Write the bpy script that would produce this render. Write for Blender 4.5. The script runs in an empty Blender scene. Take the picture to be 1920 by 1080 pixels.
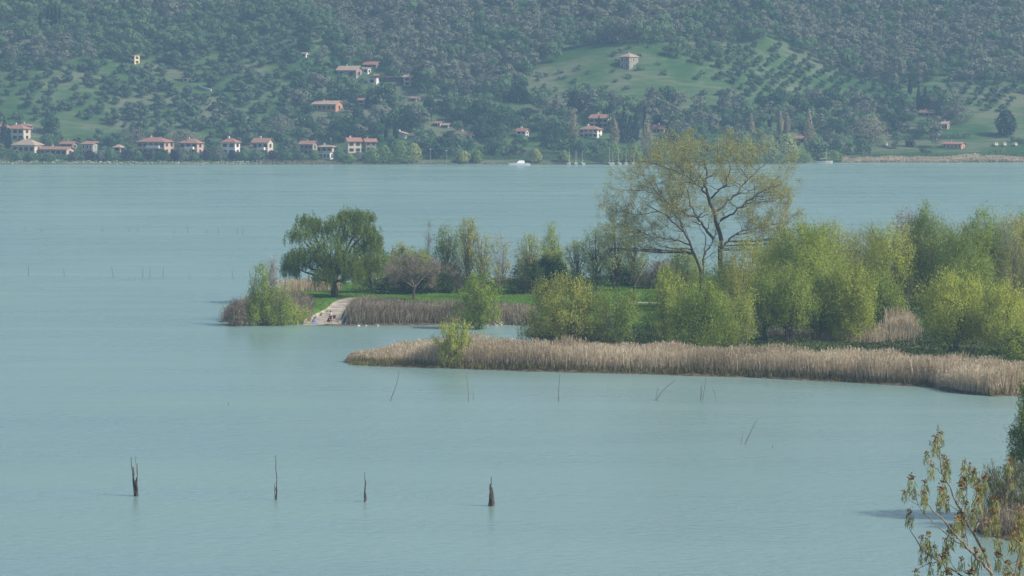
import bpy, math, random
import numpy as np
from mathutils import Vector, Matrix

# ------------------------------------------------------------------ camera
S = bpy.context.scene
COL = S.collection
FPX, CX, CY, YH, CAMH = 7000.0, 960.0, 540.0, 120.0, 40.0
PITCH = math.atan((CY - YH) / FPX)
cam_data = bpy.data.cameras.new('camera')
cam_data.sensor_width = 36.0
cam_data.lens = 36.0 * FPX / 1920.0
cam_data.clip_start = 0.5
cam_data.clip_end = 6000.0
cam = bpy.data.objects.new('camera', cam_data)
COL.objects.link(cam)
cam.location = (0, 0, CAMH)
cam.rotation_euler = (math.radians(90) - PITCH, 0, 0)
S.camera = cam

# ------------------------------------------------------------------ sky, sun, exposure
SUN_DIR = Vector((0.88, -0.34, 0.80)).normalized()
SUN_EL = math.asin(SUN_DIR.z)
SUN_ROT = math.atan2(SUN_DIR.x, SUN_DIR.y)
world = bpy.data.worlds.new("World")
S.world = world
world.use_nodes = True
wn = world.node_tree
bg = wn.nodes['Background']
sky = wn.nodes.new('ShaderNodeTexSky')
sky.sky_type = 'NISHITA'
sky.sun_disc = False
sky.sun_elevation = SUN_EL
sky.sun_rotation = SUN_ROT
sky.air_density = 1.0
sky.dust_density = 2.5
sky.ozone_density = 1.0
wn.links.new(sky.outputs[0], bg.inputs['Color'])
bg.inputs['Strength'].default_value = 0.11
sun_d = bpy.data.lights.new('sun', 'SUN')
sun_d.energy = 4.6
sun_d.angle = math.radians(0.6)
sun_d.color = (1.0, 0.94, 0.84)
sun = bpy.data.objects.new('sun', sun_d)
COL.objects.link(sun)
sun.rotation_euler = SUN_DIR.to_track_quat('Z', 'Y').to_euler()
S.view_settings.view_transform = 'Standard'
S.view_settings.look = 'None'
S.view_settings.exposure = 0.15
S.view_settings.gamma = 1.0
S.view_settings.use_curve_mapping = False
S.cycles.max_bounces = 6
S.cycles.transparent_max_bounces = 4
S.cycles.volume_bounces = 1
S.cycles.use_denoising = True

# ------------------------------------------------------------------ small helpers
def rng_(s): return np.random.default_rng(s)
def smooth(t):
    t = np.clip(t, 0, 1)
    return t * t * (3 - 2 * t)
cp, sp = math.cos(PITCH), math.sin(PITCH)
def ray(px, py):
    xc, yc = (px - CX) / FPX, -(py - CY) / FPX
    return np.array([xc, cp + yc * sp, -sp + yc * cp])
def at(px, py, z=0.0):
    """point where the line of sight through a photo pixel meets height z"""
    r = ray(px, py)
    t = (z - CAMH) / r[2]
    return np.array([r[0] * t, r[1] * t, z])
def at_depth(px, py, Y):
    r = ray(px, py)
    t = Y / r[1]
    return np.array([r[0] * t, Y, CAMH + r[2] * t])
def project(X, Y, Z):
    dz = Z - CAMH
    f = Y * cp - dz * sp
    u = Y * sp + dz * cp
    return CX + FPX * X / f, CY - FPX * u / f

def noise2(x, y, seed=0, octaves=3):
    """cheap smooth pseudo noise in about -1..1"""
    r = rng_(seed)
    out = np.zeros(np.broadcast(x, y).shape)
    amp, tot, fr = 1.0, 0.0, 1.0
    for o in range(octaves):
        s = 0
        for k in range(4):
            a = r.uniform(0, 2 * math.pi)
            ph = r.uniform(0, 2 * math.pi)
            f = fr * r.uniform(.7, 1.4)
            s = s + np.sin((x * math.cos(a) + y * math.sin(a)) * f + ph)
        out = out + amp * s / 2.2
        tot += amp
        amp *= .5
        fr *= 2.1
    return out / tot

def link(o, parent=None):
    COL.objects.link(o)
    if parent is not None: o.parent = parent
    return o
def tag(o, label=None, cat=None, group=None, kind=None):
    if label: o['label'] = label
    if cat: o['category'] = cat
    if group: o['group'] = group
    if kind: o['kind'] = kind
    return o
def empty(name, loc, rz=0.0, sc=1.0):
    o = bpy.data.objects.new(name, None)
    o.empty_display_size = .2
    o.location = loc
    o.rotation_euler = (0, 0, rz)
    o.scale = (sc,) * 3 if not hasattr(sc, '__len__') else sc
    return link(o)
def mesh_np(name, V, F, mats, mi=None, attr=None, smooth_=False):
    """V (n,3); F (m,k) one face size, or a list of such arrays"""
    me = bpy.data.meshes.new(name)
    Fs = F if isinstance(F, list) else [F]
    Fs = [f for f in Fs if len(f)]
    nv = len(V)
    loops = np.concatenate([f.reshape(-1) for f in Fs]) if Fs else np.zeros(0, int)
    tot = np.concatenate([np.full(len(f), f.shape[1]) for f in Fs]) if Fs else np.zeros(0, int)
    start = np.concatenate([[0], np.cumsum(tot)[:-1]]) if len(tot) else tot
    me.vertices.add(nv)
    me.vertices.foreach_set('co', np.asarray(V, dtype=np.float32).reshape(-1))
    me.loops.add(len(loops))
    me.loops.foreach_set('vertex_index', loops.astype(np.int32))
    me.polygons.add(len(tot))
    me.polygons.foreach_set('loop_start', start.astype(np.int32))
    for m in (mats if isinstance(mats, (list, tuple)) else [mats]): me.materials.append(m)
    if mi is not None: me.polygons.foreach_set('material_index', np.asarray(mi, dtype=np.int32))
    if attr is not None:
        a = me.attributes.new('v', 'FLOAT', 'FACE')
        a.data.foreach_set('value', np.asarray(attr, dtype=np.float32))
    me.update(calc_edges=True)
    if smooth_:
        me.polygons.foreach_set('use_smooth', np.ones(len(tot), dtype=bool))
    return me
def mobj(name, me, parent=None, loc=None):
    o = bpy.data.objects.new(name, me)
    if loc is not None: o.location = loc
    return link(o, parent)

class MB:
    """collects boxes, tubes and faces of one mesh"""
    def __init__(s): s.V = []; s.F = []; s.n = 0
    def add(s, V, F):
        s.V.append(np.asarray(V, float)); 
        for f in F: s.F.append([i + s.n for i in f])
        s.n += len(V); return s
    def box(s, x0, x1, y0, y1, z0, z1):
        V = [(x, y, z) for z in (z0, z1) for y in (y0, y1) for x in (x0, x1)]
        return s.add(V, [(0, 2, 3, 1), (4, 5, 7, 6), (0, 1, 5, 4), (2, 6, 7, 3), (0, 4, 6, 2), (1, 3, 7, 5)])
    def tube(s, P, R, k=6):
        P = np.asarray(P, float); n = len(P)
        R = np.full(n, R) if np.isscalar(R) else np.asarray(R, float)
        T = np.gradient(P, axis=0); T /= np.linalg.norm(T, axis=1)[:, None] + 1e-9
        ref = np.array([0, 1, 0.]) if abs(T[0][1]) < .8 else np.array([1., 0, 0])
        A = np.cross(T, ref); A /= np.linalg.norm(A, axis=1)[:, None] + 1e-9
        B = np.cross(T, A)
        th = np.arange(k) * 2 * math.pi / k
        ring = P[:, None] + R[:, None, None] * (A[:, None] * np.cos(th)[None, :, None] + B[:, None] * np.sin(th)[None, :, None])
        V = ring.reshape(-1, 3)
        F = [(i * k + j, i * k + (j + 1) % k, (i + 1) * k + (j + 1) % k, (i + 1) * k + j) for i in range(n - 1) for j in range(k)]
        F.append(tuple(range(k))[::-1]); F.append(tuple((n - 1) * k + j for j in range(k)))
        return s.add(V, F)
    def build(s, name, mat, parent=None, loc=None, smooth_=False):
        me = bpy.data.meshes.new(name)
        me.from_pydata([tuple(v) for v in np.concatenate(s.V)], [], s.F)
        for m in (mat if isinstance(mat, (list, tuple)) else [mat]): me.materials.append(m)
        if smooth_: me.polygons.foreach_set('use_smooth', np.ones(len(s.F), dtype=bool))
        me.update()
        return mobj(name, me, parent, loc)

# ------------------------------------------------------------------ materials
def newmat(name):
    m = bpy.data.materials.new(name); m.use_nodes = True
    nt = m.node_tree; nt.nodes.clear()
    return m, nt, nt.nodes.new('ShaderNodeOutputMaterial')
def ramp(nt, fac, stops):
    r = nt.nodes.new('ShaderNodeValToRGB')
    while len(r.color_ramp.elements) < len(stops): r.color_ramp.elements.new(.5)
    for e, (p, c) in zip(r.color_ramp.elements, stops):
        e.position = p; e.color = (*c, 1)
    nt.links.new(fac, r.inputs['Fac'])
    return r.outputs['Color']
def math_(nt, op, a, b):
    n = nt.nodes.new('ShaderNodeMath'); n.operation = op
    for i, v in enumerate((a, b)):
        if hasattr(v, 'links') or hasattr(v, 'is_linked'): nt.links.new(v, n.inputs[i])
        else: n.inputs[i].default_value = v
    return n.outputs[0]
def noise_node(nt, scale, vec=None, detail=3, sc=None, coord='Object'):
    t = nt.nodes.new('ShaderNodeTexNoise'); t.inputs['Scale'].default_value = scale; t.inputs['Detail'].default_value = detail
    if vec is None:
        tc = nt.nodes.new('ShaderNodeTexCoord'); vec = tc.outputs[coord]
    if sc:
        mp = nt.nodes.new('ShaderNodeMapping'); mp.inputs['Scale'].default_value = sc
        nt.links.new(vec, mp.inputs['Vector']); vec = mp.outputs['Vector']
    nt.links.new(vec, t.inputs['Vector'])
    return t.outputs['Fac']
def leafmat(name, c1, c2, c3=None, trans=.4, objvar=.5, patch=0.0, gain=1.0):
    c1, c2, c3 = [None if c is None else tuple(v * gain for v in c) for c in (c1, c2, c3)]
    """leaf colour varies leaf by leaf and tree by tree"""
    m, nt, out = newmat(name)
    at_ = nt.nodes.new('ShaderNodeAttribute'); at_.attribute_name = 'v'
    oi = nt.nodes.new('ShaderNodeObjectInfo')
    f = math_(nt, 'MULTIPLY', at_.outputs['Fac'], 1 - objvar)
    src = oi.outputs['Random']
    if patch:
        nz = noise_node(nt, patch, oi.outputs['Location'], 2)
        nz = math_(nt, 'MULTIPLY', math_(nt, 'SUBTRACT', nz, .3), 2.2)
        src = math_(nt, 'ADD', math_(nt, 'MULTIPLY', src, .4), math_(nt, 'MULTIPLY', nz, .6))
    f = math_(nt, 'ADD', f, math_(nt, 'MULTIPLY', src, objvar))
    stops = [(0.1, c1), (.9, c2)] if c3 is None else [(.08, c1), (.5, c2), (.92, c3)]
    col = ramp(nt, f, stops)
    d = nt.nodes.new('ShaderNodeBsdfDiffuse'); t = nt.nodes.new('ShaderNodeBsdfTranslucent')
    mx = nt.nodes.new('ShaderNodeMixShader'); mx.inputs[0].default_value = trans
    nt.links.new(col, d.inputs['Color']); nt.links.new(col, t.inputs['Color'])
    nt.links.new(d.outputs[0], mx.inputs[1]); nt.links.new(t.outputs[0], mx.inputs[2])
    nt.links.new(mx.outputs[0], out.inputs['Surface'])
    return m
def roughmat(name, c1, c2, scale=3.0, rough=.85, sc=None, bump=0.0, detail=4, lo=.35, hi=.65, coord='Object'):
    m, nt, out = newmat(name)
    p = nt.nodes.new('ShaderNodeBsdfPrincipled')
    nz = noise_node(nt, scale, None, detail, sc, coord)
    nt.links.new(ramp(nt, nz, [(lo, c1), (hi, c2)]), p.inputs['Base Color'])
    p.inputs['Roughness'].default_value = rough
    p.inputs['Specular IOR Level'].default_value = .25
    if bump:
        b = nt.nodes.new('ShaderNodeBump'); b.inputs['Strength'].default_value = bump; b.inputs['Distance'].default_value = .1
        nt.links.new(nz, b.inputs['Height']); nt.links.new(b.outputs[0], p.inputs['Normal'])
    nt.links.new(p.outputs[0], out.inputs['Surface'])
    return m

BARK = roughmat('bark_grey_brown', (.12, .10, .075), (.24, .20, .155), 2.5, .9, (3, 3, .6), .5)
BARK_DARK = roughmat('bark_dark', (.05, .042, .032), (.12, .095, .075), 2.5, .9, (3, 3, .6), .5)
BARK_PALE = roughmat('bark_pale', (.22, .2, .17), (.36, .33, .29), 2.5, .9, (3, 3, .6), .4)
WOOD_WET = roughmat('weathered_stake_wood', (.028, .024, .022), (.12, .10, .085), 9, .8, (4, 4, .7), .6)
WOOD_THIN = roughmat('grey_pole_wood', (.055, .052, .05), (.12, .11, .10), 9, .8, (4, 4, .7), .3)

L_WILLOW = leafmat('willow_leaves', (.045, .08, .018), (.12, .17, .036), (.22, .26, .055), .4, .15, gain=1.35)
L_SPRING = leafmat('spring_yellow_leaves', (.13, .165, .03), (.24, .275, .05), (.33, .35, .08), .45, .35, gain=1.7)
L_GREEN = leafmat('spring_green_leaves', (.08, .125, .025), (.17, .225, .042), (.27, .31, .065), .45, .4, gain=1.65)
L_OLIVEY = leafmat('ochre_green_leaves', (.12, .135, .03), (.22, .23, .05), (.31, .31, .08), .45, .3, gain=1.7)
L_PALE = leafmat('pale_grey_green_leaves', (.09, .12, .05), (.18, .22, .09), (.27, .29, .12), .45, .3, gain=2.0)
L_DARK = leafmat('dark_evergreen_leaves', (.010, .028, .012), (.028, .06, .024), None, .2, .2)
L_TWIG = leafmat('bare_brown_twigs', (.09, .075, .06), (.17, .14, .11), (.24, .20, .16), .3, .2, gain=1.7)
L_BUD = leafmat('budding_catkins', (.15, .155, .055), (.24, .24, .085), (.34, .33, .13), .4, .1, gain=1.65)
L_REED = leafmat('dry_reed_stems', (.33, .27, .18), (.56, .475, .34), (.72, .63, .48), .45, .0)
L_REED_D = leafmat('darker_dry_scrub', (.17, .145, .10), (.30, .255, .19), (.40, .355, .265), .4, .0)
L_GRASS = leafmat('meadow_grass', (.045, .12, .015), (.09, .20, .03), (.14, .25, .05), .4, .0)
L_UNDER = leafmat('undergrowth_leaves', (.03, .055, .018), (.07, .11, .035), (.13, .17, .055), .35, .0)

H_OLIVE = leafmat('far_olive_leaves', (.045, .082, .048), (.088, .135, .078), (.135, .185, .10), .3, .5, .03)
H_WOOD = leafmat('far_bare_wood', (.105, .118, .085), (.155, .168, .12), (.195, .205, .15), .3, .6, .018)
H_WOODG = leafmat('far_green_wood', (.055, .105, .055), (.095, .16, .075), (.155, .21, .098), .3, .65, .02)
H_DARK = leafmat('far_cypress_leaves', (.006, .014, .010), (.018, .032, .018), None, .1, .3)
H_PINE = leafmat('far_pine_needles', (.016, .045, .018), (.045, .085, .032), None, .2, .4)
H_POPLAR = leafmat('far_poplar_twigs', (.19, .17, .11), (.32, .28, .18), None, .3, .3)
H_WILLOW = leafmat('far_willow_leaves', (.10, .17, .05), (.24, .32, .10), None, .4, .35)
H_YEL = leafmat('far_yellow_leaves', (.20, .24, .08), (.36, .38, .14), None, .4, .3)
H_PLUM = leafmat('far_plum_leaves', (.016, .010, .018), (.045, .028, .04), None, .2, .3)

# ------------------------------------------------------------------ water
def water_material():
    m, nt, out = newmat('turbid_lake_water')
    tc = nt.nodes.new('ShaderNodeTexCoord')
    big = noise_node(nt, .010, tc.outputs['Object'], 3, (1, .55, 1))
    big2 = noise_node(nt, .045, tc.outputs['Object'], 4, (.35, 1.2, 1))
    d = nt.nodes.new('ShaderNodeBsdfDiffuse')
    nt.links.new(ramp(nt, big, [(.3, (.182, .300, .278)), (.7, (.214, .336, .316))]), d.inputs['Color'])
    g = nt.nodes.new('ShaderNodeBsdfGlossy'); g.inputs['Roughness'].default_value = .16
    g.inputs['Color'].default_value = (.95, .97, 1, 1)
    w1 = noise_node(nt, .8, tc.outputs['Object'], 4, (.8, 1.0, 1))
    w2 = noise_node(nt, 2.2, tc.outputs['Object'], 2, (.5, 1.0, 1))
    h = math_(nt, 'ADD', w1, math_(nt, 'MULTIPLY', w2, .35))
    b = nt.nodes.new('ShaderNodeBump'); b.inputs['Strength'].default_value = .34; b.inputs['Distance'].default_value = .4
    nt.links.new(h, b.inputs['Height'])
    nt.links.new(b.outputs[0], g.inputs['Normal'])
    b2 = nt.nodes.new('ShaderNodeBump'); b2.inputs['Strength'].default_value = .22; b2.inputs['Distance'].default_value = .5
    nt.links.new(h, b2.inputs['Height']); nt.links.new(b2.outputs[0], d.inputs['Normal'])
    mx = nt.nodes.new('ShaderNodeMixShader')
    f = math_(nt, 'ADD', math_(nt, 'MULTIPLY', math_(nt, 'SUBTRACT', big2, .5), .45), .43)
    nt.links.new(f, mx.inputs[0])
    nt.links.new(d.outputs[0], mx.inputs[1]); nt.links.new(g.outputs[0], mx.inputs[2])
    nt.links.new(mx.outputs[0], out.inputs['Surface'])
    return m
MB().add([(-900, 20, 0), (900, 20, 0), (900, 1760, 0), (-900, 1760, 0)], [(0, 1, 2, 3)]).build('lake_water', water_material())
tag(bpy.data.objects['lake_water'], kind='structure')

# ------------------------------------------------------------------ near hillside below the camera and lake bed
def near_h(X, Y):
    z = 38.2 - .235 * Y + .9 * noise2(X * .06, Y * .06, 3)
    return np.maximum(z, -2.5)
def grid_mesh(name, x0, x1, nx, y0, y1, ny, hf, mat, kind='structure', ys=None):
    xs = np.linspace(x0, x1, nx); ys = np.linspace(y0, y1, ny) if ys is None else ys
    ny = len(ys)
    Xg, Yg = np.meshgrid(xs, ys)
    Z = hf(Xg, Yg)
    V = np.stack([Xg, Yg, Z], -1).reshape(-1, 3)
    i = np.arange(ny - 1)[:, None] * nx + np.arange(nx - 1)[None]
    F = np.stack([i, i + 1, i + 1 + nx, i + nx], -1).reshape(-1, 4)
    o = mobj(name, mesh_np(name, V, F, mat, smooth_=True))
    return tag(o, kind=kind)
M_GRASS_G = roughmat('grass_ground', (.035, .075, .015), (.085, .14, .03), .35, .95, None, .3)
M_SCRUB_G = roughmat('scrub_ground', (.05, .06, .025), (.10, .10, .045), .5, .95, None, .4)
grid_mesh('near_hillside', -900, 900, 120, -190, 190, 60, near_h, M_SCRUB_G)

# ------------------------------------------------------------------ far hill
def shore_y(X): return 1489.0 + 30 * smooth((np.asarray(X, float) - 85) / 55)
def seg_d(X, Y, a, b):
    ax, ay = a; bx, by = b
    t = np.clip(((X - ax) * (bx - ax) + (Y - ay) * (by - ay)) / ((bx - ax) ** 2 + (by - ay) ** 2), 0, 1)
    return np.hypot(X - ax - t * (bx - ax), Y - ay - t * (by - ay)), t
def hill_h(X, Y):
    X = np.asarray(X, float); Y = np.asarray(Y, float)
    s = Y - shore_y(X)
    flat = 34 + 34 * smooth((X - 105) / 60) - 8 * smooth((-X - 150) / 60)
    z = np.where(s < 0, np.maximum(s * .3, -2.5), 1.0 * smooth(s / 5) + .035 * np.clip(s, 0, 60))
    k = 12.0
    u = np.clip((s - flat) / k, -30, 60)
    z = z + .38 * k * np.where(u > 30, u, np.log1p(np.exp(np.minimum(u, 30))))
    up = smooth((s - 30) / 80)
    z = z + up * (4.0 * noise2(X * .024, Y * .02, 11, 3))
    d, t = seg_d(X, Y, (-97, 1760), (-60, 1640))
    z = z - 9 * np.exp(-(d / 11) ** 2) * up * (1 - .6 * t)
    d, t = seg_d(X, Y, (-125, 1760), (-90, 1630))
    z = z + 6 * np.exp(-(d / 16) ** 2) * up
    z = z + 10.5 * np.exp(-((X - 54) / 34) ** 2 - ((s - 128) / 26) ** 2)
    z = z - 5 * np.exp(-((X - 40) / 70) ** 2 - ((s - 185) / 22) ** 2)
    z = np.where(z > 80, 80 + 40 * np.tanh((z - 80) / 40), z)
    return z
M_HILL = None
def hill_material():
    m, nt, out = newmat('hill_grass_and_soil')
    tc = nt.nodes.new('ShaderNodeTexCoord')
    a = noise_node(nt, .035, tc.outputs['Object'], 4)
    b = noise_node(nt, .30, tc.outputs['Object'], 4, (.35, 1, 2.5))
    c = math_(nt, 'ADD', math_(nt, 'MULTIPLY', a, .65), math_(nt, 'MULTIPLY', b, .35))
    p = nt.nodes.new('ShaderNodeBsdfDiffuse')
    nt.links.new(ramp(nt, c, [(.40, (.035, .080, .028)), (.49, (.06, .108, .042)), (.58, (.12, .135, .085))]), p.inputs['Color'])
    nt.links.new(p.outputs[0], out.inputs['Surface'])
    return m
M_HILL = hill_material()
ys = np.concatenate([np.linspace(1470, 1800, 166), np.linspace(1806, 2300, 60)])
grid_mesh('hill', -900, 900, 451, 0, 0, 0, hill_h, M_HILL, ys=ys)
def hit_hill(px, py):
    r = ray(px, py)
    t = 1485.0 / r[1]
    for _ in range(2500):
        P = np.array([0, 0, CAMH]) + r * t
        if P[2] <= float(hill_h(P[0], P[1])): break
        t += .35
    P[2] = float(hill_h(P[0], P[1]))
    return P
SC = lambda Y: FPX / Y     # photo pixels per metre at a distance

# ------------------------------------------------------------------ peninsula ground
def G(px, py): return tuple(at(px, py)[:2])
PEN = [G(412, 603), G(430, 590), G(470, 566), (-44, 640), (-30, 668), G(700, 541), G(860, 536), G(1000, 533), G(1180, 528), (60, 690), (100, 700),
       (180, 705), (180, 470), (120, 474), (100, 452), G(1925, 742), G(1860, 744), G(1800, 738), G(1740, 726), G(1600, 718), G(1400, 708), G(1200, 702), G(1000, 697), G(880, 693),
       G(780, 689), G(700, 686), G(655, 684), G(643, 680), G(655, 676), G(690, 672), G(760, 670), G(830, 671), G(920, 672), G(985, 668), G(1000, 650), G(990, 625),
       G(1000, 612), G(950, 609), G(880, 610), G(740, 610), G(650, 611), G(600, 611), G(560, 607), G(480, 607)]
PEN = np.array(PEN)
def sdist(poly, X, Y):
    X = np.asarray(X, float); Y = np.asarray(Y, float)
    inside = np.zeros(X.shape, bool); dmin = np.full(X.shape, 1e9)
    n = len(poly)
    for i in range(n):
        a, b = poly[i], poly[(i + 1) % n]
        d, _ = seg_d(X, Y, a, b); dmin = np.minimum(dmin, d)
        c = (a[1] > Y) != (b[1] > Y)
        xi = (b[0] - a[0]) * (Y - a[1]) / (b[1] - a[1] + 1e-12) + a[0]
        inside ^= c & (X < xi)
    return np.where(inside, dmin, -dmin)
BEACH = np.array([G(566, 609.5), G(655, 609.5), G(652, 601), G(655, 592), G(668, 576), G(690, 570.5), G(652, 570), G(628, 577), G(612, 588), G(590, 597), G(570, 603)])
def pen_h(X, Y):
    s = sdist(PEN, X, Y) + .7 * noise2(X * .5, Y * .5, 5, 2)
    back = smooth((Y - 560) / 12)
    top = .45 + .75 * back
    z = np.where(s < 0, np.maximum(s * .4, -1.2), top * smooth(s / (1.1 + 3 * back)) + .02)
    b = sdist(BEACH, X, Y)
    zb = np.clip((Y - at(600, 609)[1]) * .028, -.1, 1.0)
    w = smooth((b + 1.5) / 2.5)
    z = z * (1 - w) + zb * w
    return z + np.where(s > 1.5, .06 * noise2(X * .4, Y * .4, 6, 3), 0)
def ground_material():
    m, nt, out = newmat('peninsula_meadow_and_bank')
    tc = nt.nodes.new('ShaderNodeTexCoord')
    a = noise_node(nt, .12, tc.outputs['Object'], 4); b = noise_node(nt, 1.6, tc.outputs['Object'], 4)
    c = math_(nt, 'ADD', math_(nt, 'MULTIPLY', a, .6), math_(nt, 'MULTIPLY', b, .4))
    green = ramp(nt, c, [(.36, (.045, .105, .02)), (.5, (.08, .16, .03)), (.64, (.13, .19, .05))])
    mud = ramp(nt, b, [(.35, (.055, .045, .032)), (.65, (.15, .125, .09))])
    sx = nt.nodes.new('ShaderNodeSeparateXYZ'); nt.links.new(tc.outputs['Object'], sx.inputs[0])
    mr = nt.nodes.new('ShaderNodeMapRange'); mr.inputs['From Min'].default_value = .38; mr.inputs['From Max'].default_value = .62
    nt.links.new(math_(nt, 'ADD', sx.outputs['Z'], math_(nt, 'MULTIPLY', math_(nt, 'SUBTRACT', b, .5), .3)), mr.inputs['Value'])
    mx = nt.nodes.new('ShaderNodeMix'); mx.data_type = 'RGBA'
    nt.links.new(mr.outputs[0], mx.inputs['Factor']); nt.links.new(mud, mx.inputs['A']); nt.links.new(green, mx.inputs['B'])
    d = nt.nodes.new('ShaderNodeBsdfDiffuse'); nt.links.new(mx.outputs['Result'], d.inputs['Color'])
    nt.links.new(d.outputs[0], out.inputs['Surface'])
    return m
grid_mesh('peninsula_ground', -62, 182, 350, 428, 712, 400, pen_h, ground_material())
def GZ(X, Y): return float(pen_h(np.array([X]), np.array([Y]))[0])
def poly_sheet(name, poly, hf, dz, mat, res=.4):
    x0, y0 = poly.min(0); x1, y1 = poly.max(0)
    xs = np.arange(x0, x1, res); ys_ = np.arange(y0, y1, res)
    Xg, Yg = np.meshgrid(xs, ys_); nx = len(xs)
    Z = hf(Xg, Yg) + dz; ins = sdist(poly, Xg, Yg) > 0
    i = (np.arange(len(ys_) - 1)[:, None] * nx + np.arange(nx - 1)[None])
    ok = ins[:-1, :-1] & ins[1:, :-1] & ins[:-1, 1:] & ins[1:, 1:]
    F = np.stack([i, i + 1, i + 1 + nx, i + nx], -1)[ok]
    used, inv = np.unique(F, return_inverse=True)
    V = np.stack([Xg, Yg, Z], -1).reshape(-1, 3)[used]
    return tag(mobj(name, mesh_np(name, V, inv.reshape(F.shape), mat, smooth_=True)), kind='structure')
poly_sheet('gravel_beach', BEACH, pen_h, .02, roughmat('pale_gravel', (.22, .195, .155), (.46, .41, .34), .6, .95, None, .5, 6), .16)
PATH = np.array([G(1150, 583.5), G(1240, 583.5), G(1240, 581.3), G(1150, 581.3)])
poly_sheet('footpath', PATH, pen_h, .03, roughmat('pale_path', (.3, .29, .25), (.45, .43, .38), 1.3, .95))

# shore clump ground at the frame edge (another bit of shore nearer the viewpoint)
ISL = np.array([(41.6, 312), (39.5, 318), (40.5, 324), (44, 331), (60, 338), (140, 335), (140, 296), (52, 300), (44, 306)])
def isl_h(X, Y):
    s = sdist(ISL, X, Y); return np.where(s < 0, np.maximum(s * .4, -1), .5 * smooth(s / 1.5) + .02)
grid_mesh('near_shore_ground', 34, 145, 80, 290, 345, 50, isl_h, ground_material())

# ------------------------------------------------------------------ vegetation builders
def unit(a): return a / (np.linalg.norm(a, axis=-1, keepdims=True) + 1e-9)
def leaf_geo(C, A, L, W, rng, Nn=None):
    n = len(C)
    A = unit(A); Bv = unit(np.cross(A, rng.normal(size=(n, 3)) if Nn is None else Nn))
    L = np.broadcast_to(L, (n,))[:, None] * .5; W = np.broadcast_to(W, (n,))[:, None] * .5
    V = np.stack([C - A * L, C + Bv * W, C + A * L, C - Bv * W], 1).reshape(-1, 3)
    F = np.arange(n * 4).reshape(n, 4)
    return V, F
def card_geo(C, Nn, L, W, rng):
    n = len(C); Nn = unit(Nn)
    A = unit(np.cross(Nn, rng.normal(size=(n, 3)))); Bv = np.cross(Nn, A)
    L = np.broadcast_to(L, (n,))[:, None] * .5; W = np.broadcast_to(W, (n,))[:, None] * .5
    V = np.stack([C - A * L, C + Bv * W, C + A * L, C - Bv * W], 1).reshape(-1, 3)
    return V, np.arange(n * 4).reshape(n, 4)
class TB:
    """one tree: tubes (wood) and leaf faces"""
    def __init__(s, seed): s.r = rng_(seed); s.t = []; s.C = []; s.A = []; s.L = []; s.W = []; s.v = []; s.N = []; s.tC = []; s.tA = []; s.tL = []; s.tW = []
    def tube(s, P, R): s.t.append((np.asarray(P, float), np.asarray(R, float)))
    def leaves(s, C, A, L, W, v, N=None):
        n = len(C)
        if n == 0: return
        s.N.append(s.r.normal(size=(n, 3)) if N is None else N)
        s.C.append(C); s.A.append(A); s.L.append(np.broadcast_to(L, (n,))); s.W.append(np.broadcast_to(W, (n,))); s.v.append(np.broadcast_to(v, (n,)))
    def twigs(s, C, A, L, W):
        n = len(C)
        if n == 0: return
        s.tC.append(C); s.tA.append(A); s.tL.append(np.broadcast_to(L, (n,))); s.tW.append(np.broadcast_to(W, (n,)))
    def wood_mesh(s, name, mat):
        V = []; F4 = []; n0 = 0
        for P, R in s.t:
            k = 7 if R[0] > .12 else (5 if R[0] > .05 else 3)
            n = len(P); T = unit(np.gradient(P, axis=0))
            ref = np.array([0, 1., 0]) if abs(T[0][1]) < .8 else np.array([1., 0, 0])
            A = unit(np.cross(T, ref)); B = np.cross(T, A); th = np.arange(k) * 2 * math.pi / k
            V.append((P[:, None] + R[:, None, None] * (A[:, None] * np.cos(th)[None, :, None] + B[:, None] * np.sin(th)[None, :, None])).reshape(-1, 3))
            i = np.arange(n - 1)[:, None] * k; j = np.arange(k)[None]
            F4.append(np.stack([i + j, i + (j + 1) % k, i + k + (j + 1) % k, i + k + j], -1).reshape(-1, 4) + n0); n0 += n * k
        if s.tC:
            Vt, Ft = leaf_geo(np.concatenate(s.tC), np.concatenate(s.tA), np.concatenate(s.tL), np.concatenate(s.tW), s.r)
            V.append(Vt); F4.append(Ft + n0)
        return mesh_np(name, np.concatenate(V), np.concatenate(F4), mat)
    def leaf_mesh(s, name, mat):
        V, F = leaf_geo(np.concatenate(s.C), np.concatenate(s.A), np.concatenate(s.L), np.concatenate(s.W), s.r, np.concatenate(s.N))
        return mesh_np(name, V, F, mat, attr=np.concatenate(s.v))

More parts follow.
